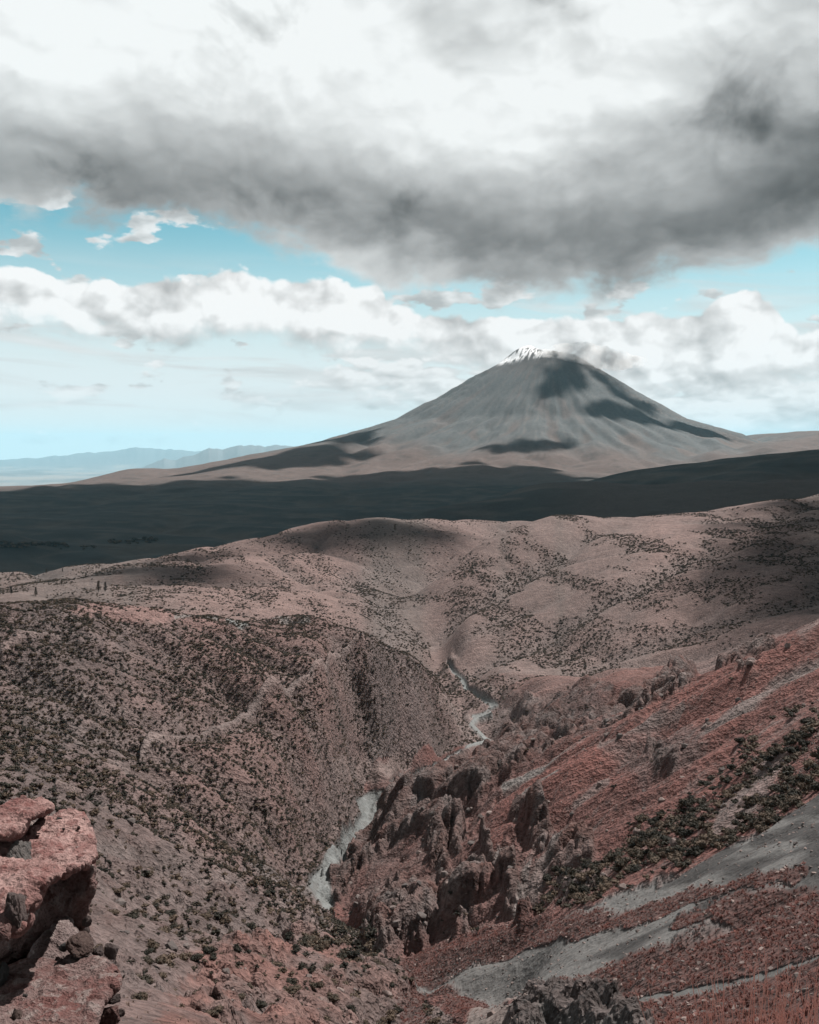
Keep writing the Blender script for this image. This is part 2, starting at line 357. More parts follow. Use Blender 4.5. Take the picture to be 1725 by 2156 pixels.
# grid: rows in depth, columns in slope
cols = np.concatenate([np.linspace(-0.95, -0.445, 40, endpoint=False), np.linspace(-0.445, 0.445, 720, endpoint=False), np.linspace(0.445, 0.95, 40)])
rows = np.concatenate([np.geomspace(1.2, 30, 36, endpoint=False), np.geomspace(30, 62, 120, endpoint=False), np.geomspace(62, 700, 700, endpoint=False), np.geomspace(700, 2700, 250, endpoint=False),
                       np.geomspace(2700, 9000, 120, endpoint=False), np.geomspace(9000, 17500, 150, endpoint=False), np.geomspace(17500, 130000, 60)])
DR = np.gradient(rows)[:, None]
NR, NC = len(rows), len(cols)

def solve_land():
    ctrl_points()
    P = []; T = []
    for c in CTRL:
        if len(c) == 4: s, _ = ray(c[0], 1000); t = c[3]
        else: s, t = ray(c[0], c[1])
        P.append((float(s) * 2.6, math.log(c[2]))); T.append(float(t))
    P = np.array(P); T = np.array(T); n = len(P)
    def phi(r2): return np.sqrt(r2 + 0.025 ** 2)
    A = phi(((P[:, None] - P[None]) ** 2).sum(-1)) - np.eye(n) * 0.001
    Q = np.hstack([np.ones((n, 1)), P])
    M = np.block([[A, Q], [Q.T, np.zeros((3, 3))]])
    w = np.linalg.solve(M, np.concatenate([T, np.zeros(3)]))
    gs = np.linspace(cols[0], cols[-1], 330); gd = np.linspace(math.log(rows[0]), math.log(12000), 620)
    G = np.zeros((len(gd), len(gs)))
    for i, d in enumerate(gd):
        dx = gs[:, None] * 2.6 - P[None, :, 0]; dy = d - P[None, :, 1]
        G[i] = phi(dx * dx + dy * dy) @ w[:n] + w[n] + w[n + 1] * gs * 2.6 + w[n + 2] * d
    def blur(A, sig, axis):
        w = int(3 * sig + 1); k = np.exp(-0.5 * (np.arange(-w, w + 1) / sig) ** 2); k /= k.sum()
        return sum(kk * np.roll(A, i - w, axis) for i, kk in enumerate(k))
    B = blur(blur(G, 1.6, 0), 1.3, 1); mk = ss(gd, math.log(40), math.log(70)) * (1 - ss(gd, math.log(9500), math.log(11000))); B[:, :8] = G[:, :8]; B[:, -8:] = G[:, -8:]
    G = G + (B - G) * mk[:, None]
    # smooth sampling onto the full grid
    ci = (cols - gs[0]) / (gs[1] - gs[0]); ri = (np.log(np.minimum(rows, 11900)) - gd[0]) / (gd[1] - gd[0])
    def cub(G, q, axis):
        i = np.clip(np.floor(q).astype(int), 1, G.shape[axis] - 3); f = q - i
        w0 = -0.5 * f + f ** 2 - 0.5 * f ** 3; w1 = 1 - 2.5 * f ** 2 + 1.5 * f ** 3; w2 = 0.5 * f + 2 * f ** 2 - 1.5 * f ** 3; w3 = -0.5 * f ** 2 + 0.5 * f ** 3
        sh = (-1, 1) if axis == 0 else (1, -1)
        return sum(np.take(G, i + k, axis) * ww.reshape(sh) for k, ww in ((-1, w0), (0, w1), (1, w2), (2, w3)))
    return cub(cub(G, ri, 0), ci, 1)

Tn = solve_land()
S2, D2 = np.meshgrid(cols, rows)
X2 = S2 * D2; Y2 = D2.copy()
Zf = np.zeros_like(X2); far0 = np.searchsorted(rows, 4500)
Zf[far0:] = z_far(X2[far0:], Y2[far0:])
kf = ss(D2 + 1500 * np.clip(-S2, -0.2, 0.4) * 2, 5200, 7000)
Z2 = Tn * D2 * (1 - kf) + Zf * kf
T2 = Z2 / D2
PX, PY = project(S2, T2)

# ------------------------------------------------------------------ masks of ground kinds
wn1 = np.zeros_like(PX); wn2 = np.zeros_like(PX)
def rowsel(lo, hi): return slice(np.searchsorted(rows, lo), np.searchsorted(rows, hi))
def warp():
    r = rowsel(20, 2700)
    a = np.log(D2[r]) * 14; b = S2[r] * 40
    wn1[r] = fbm(b, a, 41, 5, 0.6) ; wn2[r] = fbm(b, a, 57, 5, 0.6)
warp()
def band(pts, d0, d1, edge=0.35, wob=7.0):
    """soft mask round a line; each point carries its half width"""
    out = np.zeros_like(PX, dtype=np.float32); r = rowsel(d0, d1)
    x = PX[r] + wn1[r] * wob; y = PY[r] + wn2[r] * wob
    best = np.zeros(x.shape)
    for (ax, ay, aw), (bx, by, bw) in zip(pts[:-1], pts[1:]):
        dx, dy = bx - ax, by - ay; L = dx * dx + dy * dy + 1e-9
        u = np.clip(((x - ax) * dx + (y - ay) * dy) / L, 0, 1)
        d = np.hypot(x - ax - u * dx, y - ay - u * dy) / (aw + u * (bw - aw))
        best = np.maximum(best, 1 - ss(d, 1 - edge, 1 + edge))
    out[r] = best
    return out
def poly(pts, d0, d1, soft=6.0, wob=8.0):
    out = np.zeros_like(PX, dtype=np.float32); r = rowsel(d0, d1)
    x = PX[r] + wn1[r] * wob; y = PY[r] + wn2[r] * wob
    ins = np.zeros(x.shape, bool); dm = np.full(x.shape, 1e9)
    n = len(pts)
    for i in range(n):
        ax, ay = pts[i]; bx, by = pts[(i + 1) % n]
        c = ((ay > y) != (by > y)) & (x < (bx - ax) * (y - ay) / (by - ay + 1e-9) + ax); ins ^= c
        dx, dy = bx - ax, by - ay; L = dx * dx + dy * dy + 1e-9
        u = np.clip(((x - ax) * dx + (y - ay) * dy) / L, 0, 1)
        dm = np.minimum(dm, np.hypot(x - ax - u * dx, y - ay - u * dy))
    out[r] = ss(np.where(ins, dm, -dm), -soft, soft)
    return out

riv_pts = [(p[0], p[1], w) for p, w in zip(RIVER, (4.5, 5, 5.5, 6, 8, 6.5, 6, 5, 4.5, 4.5, 3, 2, 2, 2.5, 8, 20, 17, 15, 17, 19, 20, 14))]
m_river = np.zeros_like(PX, dtype=np.float32)
for (a, b), (pa, pb) in zip(zip(riv_pts[:-1], riv_pts[1:]), zip(RIVER[:-1], RIVER[1:])):
    lo, hi = min(pa[2], pb[2]), max(pa[2], pb[2])
    m_river = np.maximum(m_river, band([a, b], lo * 0.97, hi * 1.03, 0.25, 3))
riv_wide = np.zeros_like(m_river)
for (a, b), (pa, pb) in zip(zip(riv_pts[:-1], riv_pts[1:]), zip(RIVER[:-1], RIVER[1:])):
    lo, hi = min(pa[2], pb[2]), max(pa[2], pb[2])
    riv_wide = np.maximum(riv_wide, band([(a[0], a[1], a[2] * 1.3 + 16), (b[0], b[1], b[2] * 1.3 + 16)], lo * 0.88, hi * 1.12, 0.5, 3))
# centre line of the canyon as column position by distance
_rd = np.array([20, 60, 100, 120, 165, 200, 250, 300] + sorted(p[2] for p in RIVER) + [1300, 1600, 2000, 2400])
_rp = np.array([900, 900, 950, 1000, 880, 830, 760, 720] + [p[0] for p in sorted(RIVER, key=lambda p: p[2])] + [880, 930, 1050, 1180])
canyon_px = np.interp(rows, _rd, _rp)[:, None] * np.ones((1, NC))
right_side = PX > canyon_px

crag = band([(1445, 1408, 14), (1380, 1452, 18), (1320, 1475, 16), (1240, 1500, 18), (1160, 1520, 26), (1090, 1555, 32), (1020, 1605, 38), (930, 1645, 40), (860, 1680, 44), (815, 1700, 30)], 250, 640, 0.45, 12)
crag = np.maximum(crag, band([(700, 1865, 26), (735, 1775, 34), (800, 1725, 40), (880, 1708, 30), (955, 1722, 26)], 250, 460, 0.45, 12))
for pts in ([(915, 1760, 16), (925, 1820, 16)], [(965, 1735, 10), (960, 1800, 12)], [(1115, 1700, 16), (1140, 1745, 24), (1150, 1780, 8)], [(1000, 1860, 30), (955, 1890, 34)], [(880, 1900, 40), (815, 1935, 40)],
            [(1180, 1800, 26), (1230, 1780, 20)], [(1195, 1845, 22), (1250, 1840, 18)], [(1090, 1700, 14), (1110, 1725, 12)], [(1020, 1790, 8), (1100, 1900, 20)]):
    crag = np.maximum(crag, band(pts, 150, 420, 0.5, 12))
crag_low = band([(1095, 2160, 34), (1130, 2095, 30), (1240, 2110, 34), (1330, 2125, 26), (1360, 2170, 20)], 40, 150, 0.4, 8)
crag_top = band([(1520, 1375, 14), (1570, 1360, 18), (1620, 1350, 14)], 200, 420, 0.5, 10)
crag_top = np.maximum(crag_top, band([(1560, 1400, 10), (1590, 1395, 12)], 200, 420, 0.5, 10))
crag_top = np.maximum(crag_top, band([(1380, 1560, 22), (1400, 1590, 26)], 200, 420, 0.5, 12) * 0.8)
crag_left = band([(930, 1465, 14), (965, 1490, 18), (985, 1520, 14), (1000, 1545, 10)], 600, 800, 0.4, 8)
crag_left = np.maximum(crag_left, band([(720, 1610, 22), (790, 1625, 24), (845, 1600, 18)], 430, 620, 0.5, 10))
crag_near = band([(640, 1930, 26), (560, 1990, 44), (450, 2090, 50)], 70, 260, 0.6, 20) * 0.9
crag_near = np.maximum(crag_near, band([(640, 2120, 60), (760, 2060, 60), (840, 2020, 30)], 80, 260, 0.6, 20) * 0.8)
crag_far = band([(1080, 1455, 20), (1150, 1470, 22), (1240, 1440, 14), (1290, 1450, 10)], 540, 820, 0.5, 10) * 0.7
crag_poly = poly([(690, 1885), (735, 1765), (830, 1685), (1000, 1595), (1150, 1505), (1330, 1455), (1440, 1402), (1455, 1430), (1340, 1500), (1210, 1560), (1090, 1640), (1000, 1720), (1020, 1800), (1110, 1740), (1190, 1850), (1050, 1935), (830, 1965)], 180, 640, 14, 22) * 0.34
crag_grey = poly([(-100, 1720), (200, 1680), (480, 1820), (540, 1880), (450, 1990), (330, 2050), (-100, 2120)], 40, 330, 20, 25) * 0.26 * (0.4 + ss(wn1, -0.2, 0.5))
crag_all = np.clip(crag + crag_poly + crag_grey + crag_low + crag_top + crag_left * 0.3 + crag_near + crag_far, 0, 1)

ledge = band([(762, 1348, 4), (700, 1385, 6), (645, 1418, 7), (590, 1448, 7), (540, 1470, 9), (500, 1500, 7), (430, 1532, 8)], 300, 640, 0.4, 5)
ledge = np.maximum(ledge, band([(425, 1542, 10), (370, 1556, 11), (300, 1568, 9)], 260, 500, 0.35, 5))
ledge = np.maximum(ledge, band([(230, 1605, 18), (265, 1610, 14)], 200, 400, 0.5, 8) * 0.6)
ledge = np.maximum(ledge, band([(120, 1672, 4), (170, 1668, 5)], 150, 320, 0.5, 4))
ledge = np.maximum(ledge, band([(10, 1375, 8), (120, 1362, 7)], 320, 460, 0.5, 6) * 0.7)

# ------------------------------------------------------------------ relief
def relief():
    Z = np.zeros_like(Z2)
    amp0 = np.where(D2 < 2400, 0.040, 0.022)
    lam = 900.0; i = 0
    Dlim = 0.0028
    while lam > 0.28:
        hi = min(lam / Dlim, 130000); lo = lam / 1.2 if lam > 8 else 0
        r = rowsel(max(lo, 6), hi)
        if r.stop > r.start:
            x, y, d = X2[r], Y2[r], D2[r]
            fade = ss(lam / np.maximum(DR[r], d * 0.00125), 2.2, 4.5) * ss(d, lo, lo * 3 + 1)
            a = amp0[r] * lam * fade
            n = perlin(x / lam + i * 3.1, y / lam - i * 1.7, 100 + i)
            soft = 0.62 * n * a
            rid = (0.55 - np.abs(n) * 1.6)
            c = crag_all[r]
            smooth = 1 - np.maximum(m_river[r], 0) * 0.95
            lim = 1 - ss(lam / d, 0.10, 0.22)          # crag features stay small beside their distance
            Z[r] += (soft + c * rid * lam * 0.10 * fade * lim) * smooth
        lam *= 0.56; i += 1
    # rills down the slopes of the rounded hills
    r = rowsel(850, 2400); x, y = X2[r], Y2[r]
    q = x + 60 * fbm(x / 300, y / 300, 71, 2)
    n1 = 1 - np.abs(perlin(q / 160, y / 520, 72)) * 2; n2 = 0 * n1
    k = ss(D2[r], 850, 1000) * (1 - ss(D2[r], 1900, 2300))
    Z[r] -= k * (np.clip(n1, 0, 1) ** 2 * 5)
    # runnels on the talus, along the fall line (about +x), and on the left side
    r = rowsel(60, 640); x, y = X2[r], Y2[r]; rs = right_side[r]
    v = np.where(rs, y - 0.25 * x, y + 0.55 * x); u = np.where(rs, x, x * 0.8 - y * 0.4)
    n1 = perlin(v / 16, u / 120, 81); n2 = perlin(v / 5.5, u / 60, 82)
    k = (1 - m_river[r]) * (1 - crag_all[r]) * ss(D2[r], 60, 120) * (1 - 0.85 * ss(PY[r] + 0.5 * (PX[r] - 862), 2120, 2200) * rs)
    n0 = 0.5 - np.abs(perlin(v / 46, u / 170, 83)) * 1.8; n3 = 0.4 - np.abs(perlin(v / 11, u / 50, 84)) * 1.5
    Z[r] += k * np.where(rs, n1 * 0.8 + n2 * 0.3 + n3 * 0.4 + n0 * 1.2, n1 * 0.8 + n2 * 0.3 * ss(D2[r], 120, 260) + n3 * 0.6 * ss(D2[r], 90, 200) + n0 * 3.0 * ss(D2[r], 80, 200))
    # lava benches on the foothill plain, long and low
    r = rowsel(2600, 12000); x, y = X2[r], Y2[r]
    n1 = perlin((x - 0.1 * y) / 1400, (y + 0.35 * x) / 420, 91) + 0.35 * perlin((x - 0.1 * y) / 600, (y + 0.35 * x) / 230, 92) * (1 - ss(D2[r], 4500, 7000))
    k = ss(D2[r], 2600, 3400) * (1 - ss(D2[r], 9000, 12000)) * (1 - 0.6 * ss(S2[r], 0.1, 0.2))
    Z[r] += k * n1 * 20
    Z += ledge * D2 * 0.008 + crag * D2 * 0.011 * (1 - riv_wide) * (1 - ss(PX, 1050, 1300))
    # jointed blocks in the crags: cells stepped up and down with open cracks between
    sel = crag_all > 0.03; x, y, d, c = X2[sel], Y2[sel], D2[sel], crag_all[sel]
    acc = np.zeros(len(x))
    for lam, amp, sd in ((26.0, 5.0, 5), (12.0, 2.6, 6), (5.0, 1.2, 7), (2.2, 0.6, 8)):
        q = (x + 0.25 * y + 2.5 * perlin(x / 9, y / 9, sd)) / lam; p = (y * 0.8 - 0.3 * x + 2.5 * perlin(x / 8, y / 8, sd + 9)) / lam
        iq = np.floor(q).astype(np.int64); ip = np.floor(p).astype(np.int64); f1 = np.full(len(q), 9.0); f2 = np.full(len(q), 9.0); hh = np.zeros(len(q))
        for dx in (-1, 0, 1):
            for dy in (-1, 0, 1):
                a = iq + dx; b = ip + dy; h = ((a * 374761393 + b * 668265263 + sd * 97) & 0x7fffffff); h = ((h ^ (h >> 13)) * 1274126177) & 0x7fffffff; h = h ^ (h >> 16)
                cx = a + (h & 1023) / 1023.0; cy = b + ((h >> 10) & 1023) / 1023.0; dd = np.hypot(q - cx, p - cy); rnd = ((h >> 5) & 255) / 255.0
                m = dd < f1; f2 = np.where(m, f1, np.minimum(f2, dd)); hh = np.where(m, rnd, hh); f1 = np.where(m, dd, f1)
        ok = ss(lam / (d * 0.0036), 1.5, 3.0) * (1 - ss(lam / d, 0.10, 0.2))
        acc += amp * ok * ((hh - 0.35) - 0.55 * (1 - ss(f2 - f1, 0.0, 0.2)))
    Z[sel] += acc * c
    return Z
Z2 = Z2 + relief()
# carve the rivers bed flat-bottomed and a little lower
Z2 -= m_river * D2 * 0.003

import heapq
def sample(A, x, y):
    sl = x / y; i = np.clip(np.searchsorted(cols, sl) - 1, 0, NC - 2); fu = np.clip((sl - cols[i]) / (cols[i + 1] - cols[i]), 0, 1)
    j = np.clip(np.searchsorted(rows, y) - 1, 0, NR - 2); fv = np.clip((y - rows[j]) / (rows[j + 1] - rows[j]), 0, 1)
    return (A[j, i] * (1 - fu) + A[j, i + 1] * fu) * (1 - fv) + (A[j + 1, i] * (1 - fu) + A[j + 1, i + 1] * fu) * fv
def drainage(x0, x1, y0, y1, cell, rough, k, p, dmax, side, seed):
    """let rain run off the land and cut gullies where it gathers; returns depth on the polar grid"""
    gx = np.arange(x0, x1, cell); gy = np.arange(y0, y1, cell); nx, ny = len(gx), len(gy)
    XX, YY = np.meshgrid(gx, gy); H = sample(Z2, XX, YY) + rough * fbm(XX / (cell * 9), YY / (cell * 9), seed, 3, 0.6)
    h = H.ravel().tolist(); n = nx * ny; seen = bytearray(n); rec = [-1] * n; order = []; hp = []
    for q in range(n):
        a, b = q % nx, q // nx
        if a == 0 or b == 0 or a == nx - 1 or b == ny - 1: heapq.heappush(hp, (h[q], q)); seen[q] = 1
    nb = (-1, 1, -nx, nx, -nx - 1, -nx + 1, nx - 1, nx + 1)
    while hp:
        v, q = heapq.heappop(hp); order.append(q); a, b = q % nx, q // nx
        if a == 0 or b == 0 or a == nx - 1 or b == ny - 1:
            cand = [q + o for o in nb if 0 <= q + o < n and abs((q + o) % nx - a) <= 1]
        else: cand = [q + o for o in nb]
        for w in cand:
            if not seen[w]:
                seen[w] = 1; rec[w] = q; hw = h[w]; heapq.heappush(hp, (hw if hw > v else v + 1e-4, w))
    acc = [1.0] * n
    for q in reversed(order):
        if rec[q] >= 0: acc[rec[q]] += acc[q]
    A = np.array(acc).reshape(ny, nx)
    d = np.clip(k * (A ** p - 1.6), 0, dmax)
    d = d * ss(np.minimum(np.minimum(XX - x0, x1 - XX), np.minimum(YY - y0, y1 - YY)), 0, cell * 12)
    for _ in range(int(dmax / (side * cell)) + 2):
        e = d.copy()
        for dy, dx, L in ((0, 1, 1), (0, -1, 1), (1, 0, 1), (-1, 0, 1), (1, 1, 1.414), (1, -1, 1.414), (-1, 1, 1.414), (-1, -1, 1.414)):
            e = np.maximum(e, np.roll(np.roll(d, dy, 0), dx, 1) - side * cell * L)
        d = e
    d = (d * 2 + np.roll(d, 1, 0) + np.roll(d, -1, 0) + np.roll(d, 1, 1) + np.roll(d, -1, 1)) / 6
    out = np.zeros_like(Z2); r = rowsel(max(y0, 1), y1); X, Y = X2[r], Y2[r]
    u = (X - x0) / cell; v = (Y - y0) / cell; ok = (u > 0) & (u < nx - 1.01) & (v > 0) & (v < ny - 1.01)
    u = np.clip(u, 0, nx - 1.02); v = np.clip(v, 0, ny - 1.02); iu = u.astype(int); iv = v.astype(int); fu = u - iu; fv = v - iv
    val = (d[iv, iu] * (1 - fu) + d[iv, iu + 1] * fu) * (1 - fv) + (d[iv + 1, iu] * (1 - fu) + d[iv + 1, iu + 1] * fu) * fv
    out[r] = val * ok
    return out
# the fold between the two rounded hills: a valley with the nearer hill's shoulder along it
def fold():
    W = [(float(ray(p, 1100)[0]) * d, d) for p, d in ((1185, 2220), (1110, 1890), (1010, 1740), (935, 1650), (885, 1530), (855, 1380))]
    r = rowsel(1150, 2500); x, y = X2[r], Y2[r]; best = np.full(x.shape, 1e9); sd = np.zeros(x.shape); en = np.zeros(x.shape)
    for k, ((ax, ay), (bx, by)) in enumerate(zip(W[:-1], W[1:])):
        dx, dy = bx - ax, by - ay; L = dx * dx + dy * dy; u = np.clip(((x - ax) * dx + (y - ay) * dy) / L, 0, 1); d = np.hypot(x - ax - u * dx, y - ay - u * dy)
        m = d < best; best = np.where(m, d, best); sd = np.where(m, np.sign((x - ax) * dy - (y - ay) * dx), sd); en = np.where(m, (k + u) / (len(W) - 1), en)
    w = ss(en, 0.0, 0.25) * (1 - ss(en, 0.8, 1.0))
    near = y < np.interp(x, sorted(p[0] for p in W), [p[1] for p in sorted(W)])      # the side towards the canyon
    Z2[r] += w * (-26 * np.exp(-(best / 75) ** 2) + 20 * np.exp(-((best - 130) / 85) ** 2) * near)
fold()
dr_near = drainage(-330, 380, 45, 820, 2.0, 1.6, 0.42, 0.42, 7.0, 0.55, 301)
dr_mid = drainage(-1250, 1300, 640, 2650, 6.5, 3.0, 0.75, 0.40, 11.0, 0.34, 302)
dr_vol = drainage(-5200, 8600, 8600, 18200, 45.0, 30.0, 7.5, 0.40, 95.0, 0.36, 303)
dr_pl = drainage(-4200, 2600, 2700, 9300, 34.0, 12.0, 2.6, 0.42, 26.0, 0.30, 304)
rvol = np.hypot(X2 - VX, Y2 - VY)
cut = (dr_near * (1 - 0.6 * crag_all) + dr_mid) * (1 - riv_wide)
Z2 = Z2 - cut - dr_vol * ss(rvol, 500, 1100) * (1 - 0.65 * ss(rvol, 3200, 5200)) - dr_pl
gully = np.clip(dr_near / 3.0, 0, 1) + np.clip(dr_mid / 8.0, 0, 1)

def hit(px, py, dmin=20):
    """where the sight line through a point of the sheet first meets the land"""
    s_, t_ = ray(px, py); i = min(max(int(np.searchsorted(cols, float(s_))), 0), NC - 1); j0 = int(np.searchsorted(rows, dmin))
    tt = Z2[j0:, i] / rows[j0:]; k = int(np.argmax(tt >= min(float(t_), tt.max() - 1e-6))); j = j0 + k
    return np.array((float(s_) * rows[j], rows[j], Z2[j, i]))

# ------------------------------------------------------------------ ground colours (what the ground is made of, with shade and haze mixed in far off)
def col(c): return np.array(c, np.float32)
CG = np.zeros((NR, NC, 3), np.float32)
def lay(m, c):
    global CG
    m = np.clip(m, 0, 1)[..., None].astype(np.float32); CG = CG * (1 - m) + col(c) * m
pink = col((0.20, 0.13, 0.12)); CG[:] = pink
nA = np.zeros_like(PX); r = rowsel(20, 20000); nA[r] = fbm(X2[r] / (D2[r].mean(1, keepdims=True) * 0.16 + 4), Y2[r] / (D2[r].mean(1, keepdims=True) * 0.3 + 4), 61, 5, 0.55)
near_l = (~right_side) & (D2 < 700)
near_r = right_side & (D2 < 640)
lay(near_l * 1.0, (0.172, 0.120, 0.112)); lay(near_l * ss(nA, 0.0, 0.5) * 0.8, (0.135, 0.106, 0.102)); lay(near_l * ss(nA, -0.1, -0.6) * 0.6, (0.185, 0.115, 0.104))
lay(poly([(-100, 1700), (200, 1650), (500, 1820), (560, 1880), (450, 2000), (330, 2050), (-100, 2100)], 40, 330, 20, 20) * 0.5, (0.135, 0.110, 0.106))
lay(band([(520, 1800, 10), (600, 1850, 14), (720, 1890, 6)], 150, 330, 0.6, 10) * 0.6, (0.19, 0.17, 0.166))
lay(near_r * 1.0, (0.165, 0.074, 0.064)); lay(near_r * ss(nA, 0.05, 0.5) * 0.6, (0.125, 0.088, 0.083)); lay(near_r * ss(nA, -0.15, -0.6) * 0.7, (0.185, 0.078, 0.066))
lay(poly([(1020, 1640), (1240, 1540), (1440, 1450), (1725, 1330), (1725, 1420), (1500, 1530), (1250, 1650), (1050, 1720)], 180, 460, 20, 25) * 0.8, (0.215, 0.092, 0.078))
hills = ss(D2, 760, 900) * (1 - ss(D2, 2300, 2500))
lay(hills, (0.172, 0.120, 0.110)); lay(hills * ss(nA, -0.1, 0.5) * 0.75, (0.122, 0.100, 0.092)); lay(hills * ss(nA, -0.2, -0.6) * 0.6, (0.205, 0.138, 0.125))
# the spur and the gorge side
lay(poly([(1020, 1420), (1130, 1404), (1440, 1400), (1400, 1440), (1200, 1440), (1060, 1450)], 540, 900, 8, 8) * 0.7, (0.165, 0.095, 0.084))
lay(poly([(1040, 1470), (1230, 1450), (1330, 1470), (1160, 1530), (1060, 1560), (1000, 1600)], 420, 800, 10, 12) * 0.6, (0.120, 0.094, 0.090))
# beyond: scrubby volcanic foothills, cloud shade put into their dark colour, then grey cone
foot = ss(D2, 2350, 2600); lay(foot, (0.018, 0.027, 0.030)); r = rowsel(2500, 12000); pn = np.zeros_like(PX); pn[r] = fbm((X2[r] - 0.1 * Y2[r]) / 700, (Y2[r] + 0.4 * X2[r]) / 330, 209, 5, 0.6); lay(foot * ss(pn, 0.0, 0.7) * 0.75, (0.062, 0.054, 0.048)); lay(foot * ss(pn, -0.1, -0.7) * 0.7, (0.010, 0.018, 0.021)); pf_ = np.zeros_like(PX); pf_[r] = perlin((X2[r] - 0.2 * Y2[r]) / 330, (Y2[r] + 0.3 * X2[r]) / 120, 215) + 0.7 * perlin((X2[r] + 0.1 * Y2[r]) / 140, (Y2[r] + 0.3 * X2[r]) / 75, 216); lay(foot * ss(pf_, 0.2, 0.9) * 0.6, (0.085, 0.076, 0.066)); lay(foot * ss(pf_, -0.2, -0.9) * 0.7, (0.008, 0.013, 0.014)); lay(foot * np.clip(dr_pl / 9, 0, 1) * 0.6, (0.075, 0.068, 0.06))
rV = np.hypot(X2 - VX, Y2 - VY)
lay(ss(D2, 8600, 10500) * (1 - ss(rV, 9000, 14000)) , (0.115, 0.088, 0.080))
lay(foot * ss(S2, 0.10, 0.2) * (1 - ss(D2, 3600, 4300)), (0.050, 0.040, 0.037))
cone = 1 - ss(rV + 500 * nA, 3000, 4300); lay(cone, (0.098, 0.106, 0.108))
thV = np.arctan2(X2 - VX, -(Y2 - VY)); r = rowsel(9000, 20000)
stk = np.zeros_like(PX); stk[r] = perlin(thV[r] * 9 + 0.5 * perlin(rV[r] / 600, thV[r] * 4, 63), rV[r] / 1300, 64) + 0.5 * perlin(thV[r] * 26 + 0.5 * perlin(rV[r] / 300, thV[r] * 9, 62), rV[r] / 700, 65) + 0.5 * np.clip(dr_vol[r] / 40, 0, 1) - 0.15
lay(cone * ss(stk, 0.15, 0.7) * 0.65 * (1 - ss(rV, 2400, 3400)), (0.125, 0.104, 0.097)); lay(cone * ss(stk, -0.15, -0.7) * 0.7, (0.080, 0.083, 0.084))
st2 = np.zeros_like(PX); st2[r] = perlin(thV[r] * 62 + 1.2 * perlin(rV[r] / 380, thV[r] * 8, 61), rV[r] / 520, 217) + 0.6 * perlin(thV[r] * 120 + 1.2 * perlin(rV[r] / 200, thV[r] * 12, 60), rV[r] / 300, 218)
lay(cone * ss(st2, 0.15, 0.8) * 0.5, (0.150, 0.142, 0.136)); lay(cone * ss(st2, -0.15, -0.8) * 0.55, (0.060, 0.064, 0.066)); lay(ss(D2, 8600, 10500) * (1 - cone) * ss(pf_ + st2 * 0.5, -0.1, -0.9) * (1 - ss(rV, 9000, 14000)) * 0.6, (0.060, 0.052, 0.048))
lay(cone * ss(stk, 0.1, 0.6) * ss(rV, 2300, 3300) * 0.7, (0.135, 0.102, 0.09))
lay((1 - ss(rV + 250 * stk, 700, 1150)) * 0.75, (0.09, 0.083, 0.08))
desert = ss(D2, 17000, 30000); lay(desert, (0.20, 0.205, 0.21)); dn = fbm(X2 / 5200, Y2 / 9000, 214, 4, 0.6); lay(desert * ss(dn, -0.1, 0.6) * 0.7, (0.30, 0.27, 0.245)); lay(desert * ss(dn, -0.1, -0.6) * 0.6, (0.11, 0.115, 0.12)); lay(((D2 > 54000) & (D2 < 72000) | (D2 > 88000)) * (Z2 > -1640) * 1.0, (0.17, 0.18, 0.19)); lay(((D2 > 36000) & (D2 < 44000) & (S2 > 0.18)) * 1.0, (0.09, 0.1, 0.11))  # pale desert; distance haze also put into its colour and the ranges'
# snow by height, thin and streaked, on the windward left rim
sn = np.zeros_like(PX); sn[r] = fbm(thV[r] * 14, rV[r] / 420, 67, 3, 0.6)
snow = ss(Z2 + 60 * sn + 190 * np.clip(np.sin(-thV), -0.6, 1), 1380, 1490) * (D2 > 12000) * (rV < 1500); lay(snow * ss(sn + 0.55 * np.sin(-thV - 0.35), 0.02, 0.3), (0.86, 0.88, 0.9))
# rock, ledges, scree, river
rockc = np.zeros_like(PX); r = rowsel(30, 900); rockc[r] = fbm(X2[r] / 9, Y2[r] / 14, 66, 4)
lay(crag_all * 0.92, (0.128, 0.088, 0.081)); lay(crag_all * ss(rockc, 0.0, 0.6) * 0.8, (0.160, 0.130, 0.124)); lay(crag_all * ss(rockc, -0.15, -0.6) * 0.7, (0.130, 0.066, 0.056))
lay(crag_left, (0.23, 0.172, 0.160))
lay(ledge * 0.85, (0.235, 0.178, 0.166))
lay(poly([(380, 2040), (520, 1960), (640, 1930), (760, 1980), (862, 2000), (900, 2200), (300, 2200)], 40, 260, 14, 24) * ss(rockc, -0.5, 0.3) * 0.75, (0.205, 0.098, 0.082))
grass = np.zeros_like(PX, dtype=np.float32)
def gband(pts): 
    global grass
    grass = np.maximum(grass, band(pts, 25, 330, 0.25, 8))
m_base = poly([(850, 2010), (1000, 1960), (1200, 1905), (1450, 1810), (1725, 1660), (2000, 1560), (2000, 2260), (1000, 2260), (1080, 2080), (930, 2050)], 25, 260, 8, 8)
lay(m_base, (0.185, 0.180, 0.176))
dk = np.zeros_like(PX); r = rowsel(20, 330); dk[r] = perlin((PY[r] + 0.33 * PX[r]) / 26, (PX[r] - 0.33 * PY[r]) / 190, 68) + 0.3 * perlin((PY[r] + 0.33 * PX[r]) / 11, (PX[r] - 0.33 * PY[r]) / 110, 69)
lay(m_base * ss(dk + ss(PX, 1250, 1700) * 0.9, 0.25, 0.75) * 0.9, (0.055, 0.052, 0.052))
gband([(820, 2012, 6), (862, 1996, 20), (1000, 1968, 26), (1212, 1930, 25), (1350, 1902, 20), (1462, 1877, 17), (1600, 1850, 11), (1690, 1828, 9)])
gband([(870, 1980, 8), (1000, 1945, 14), (1110, 1915, 8)])
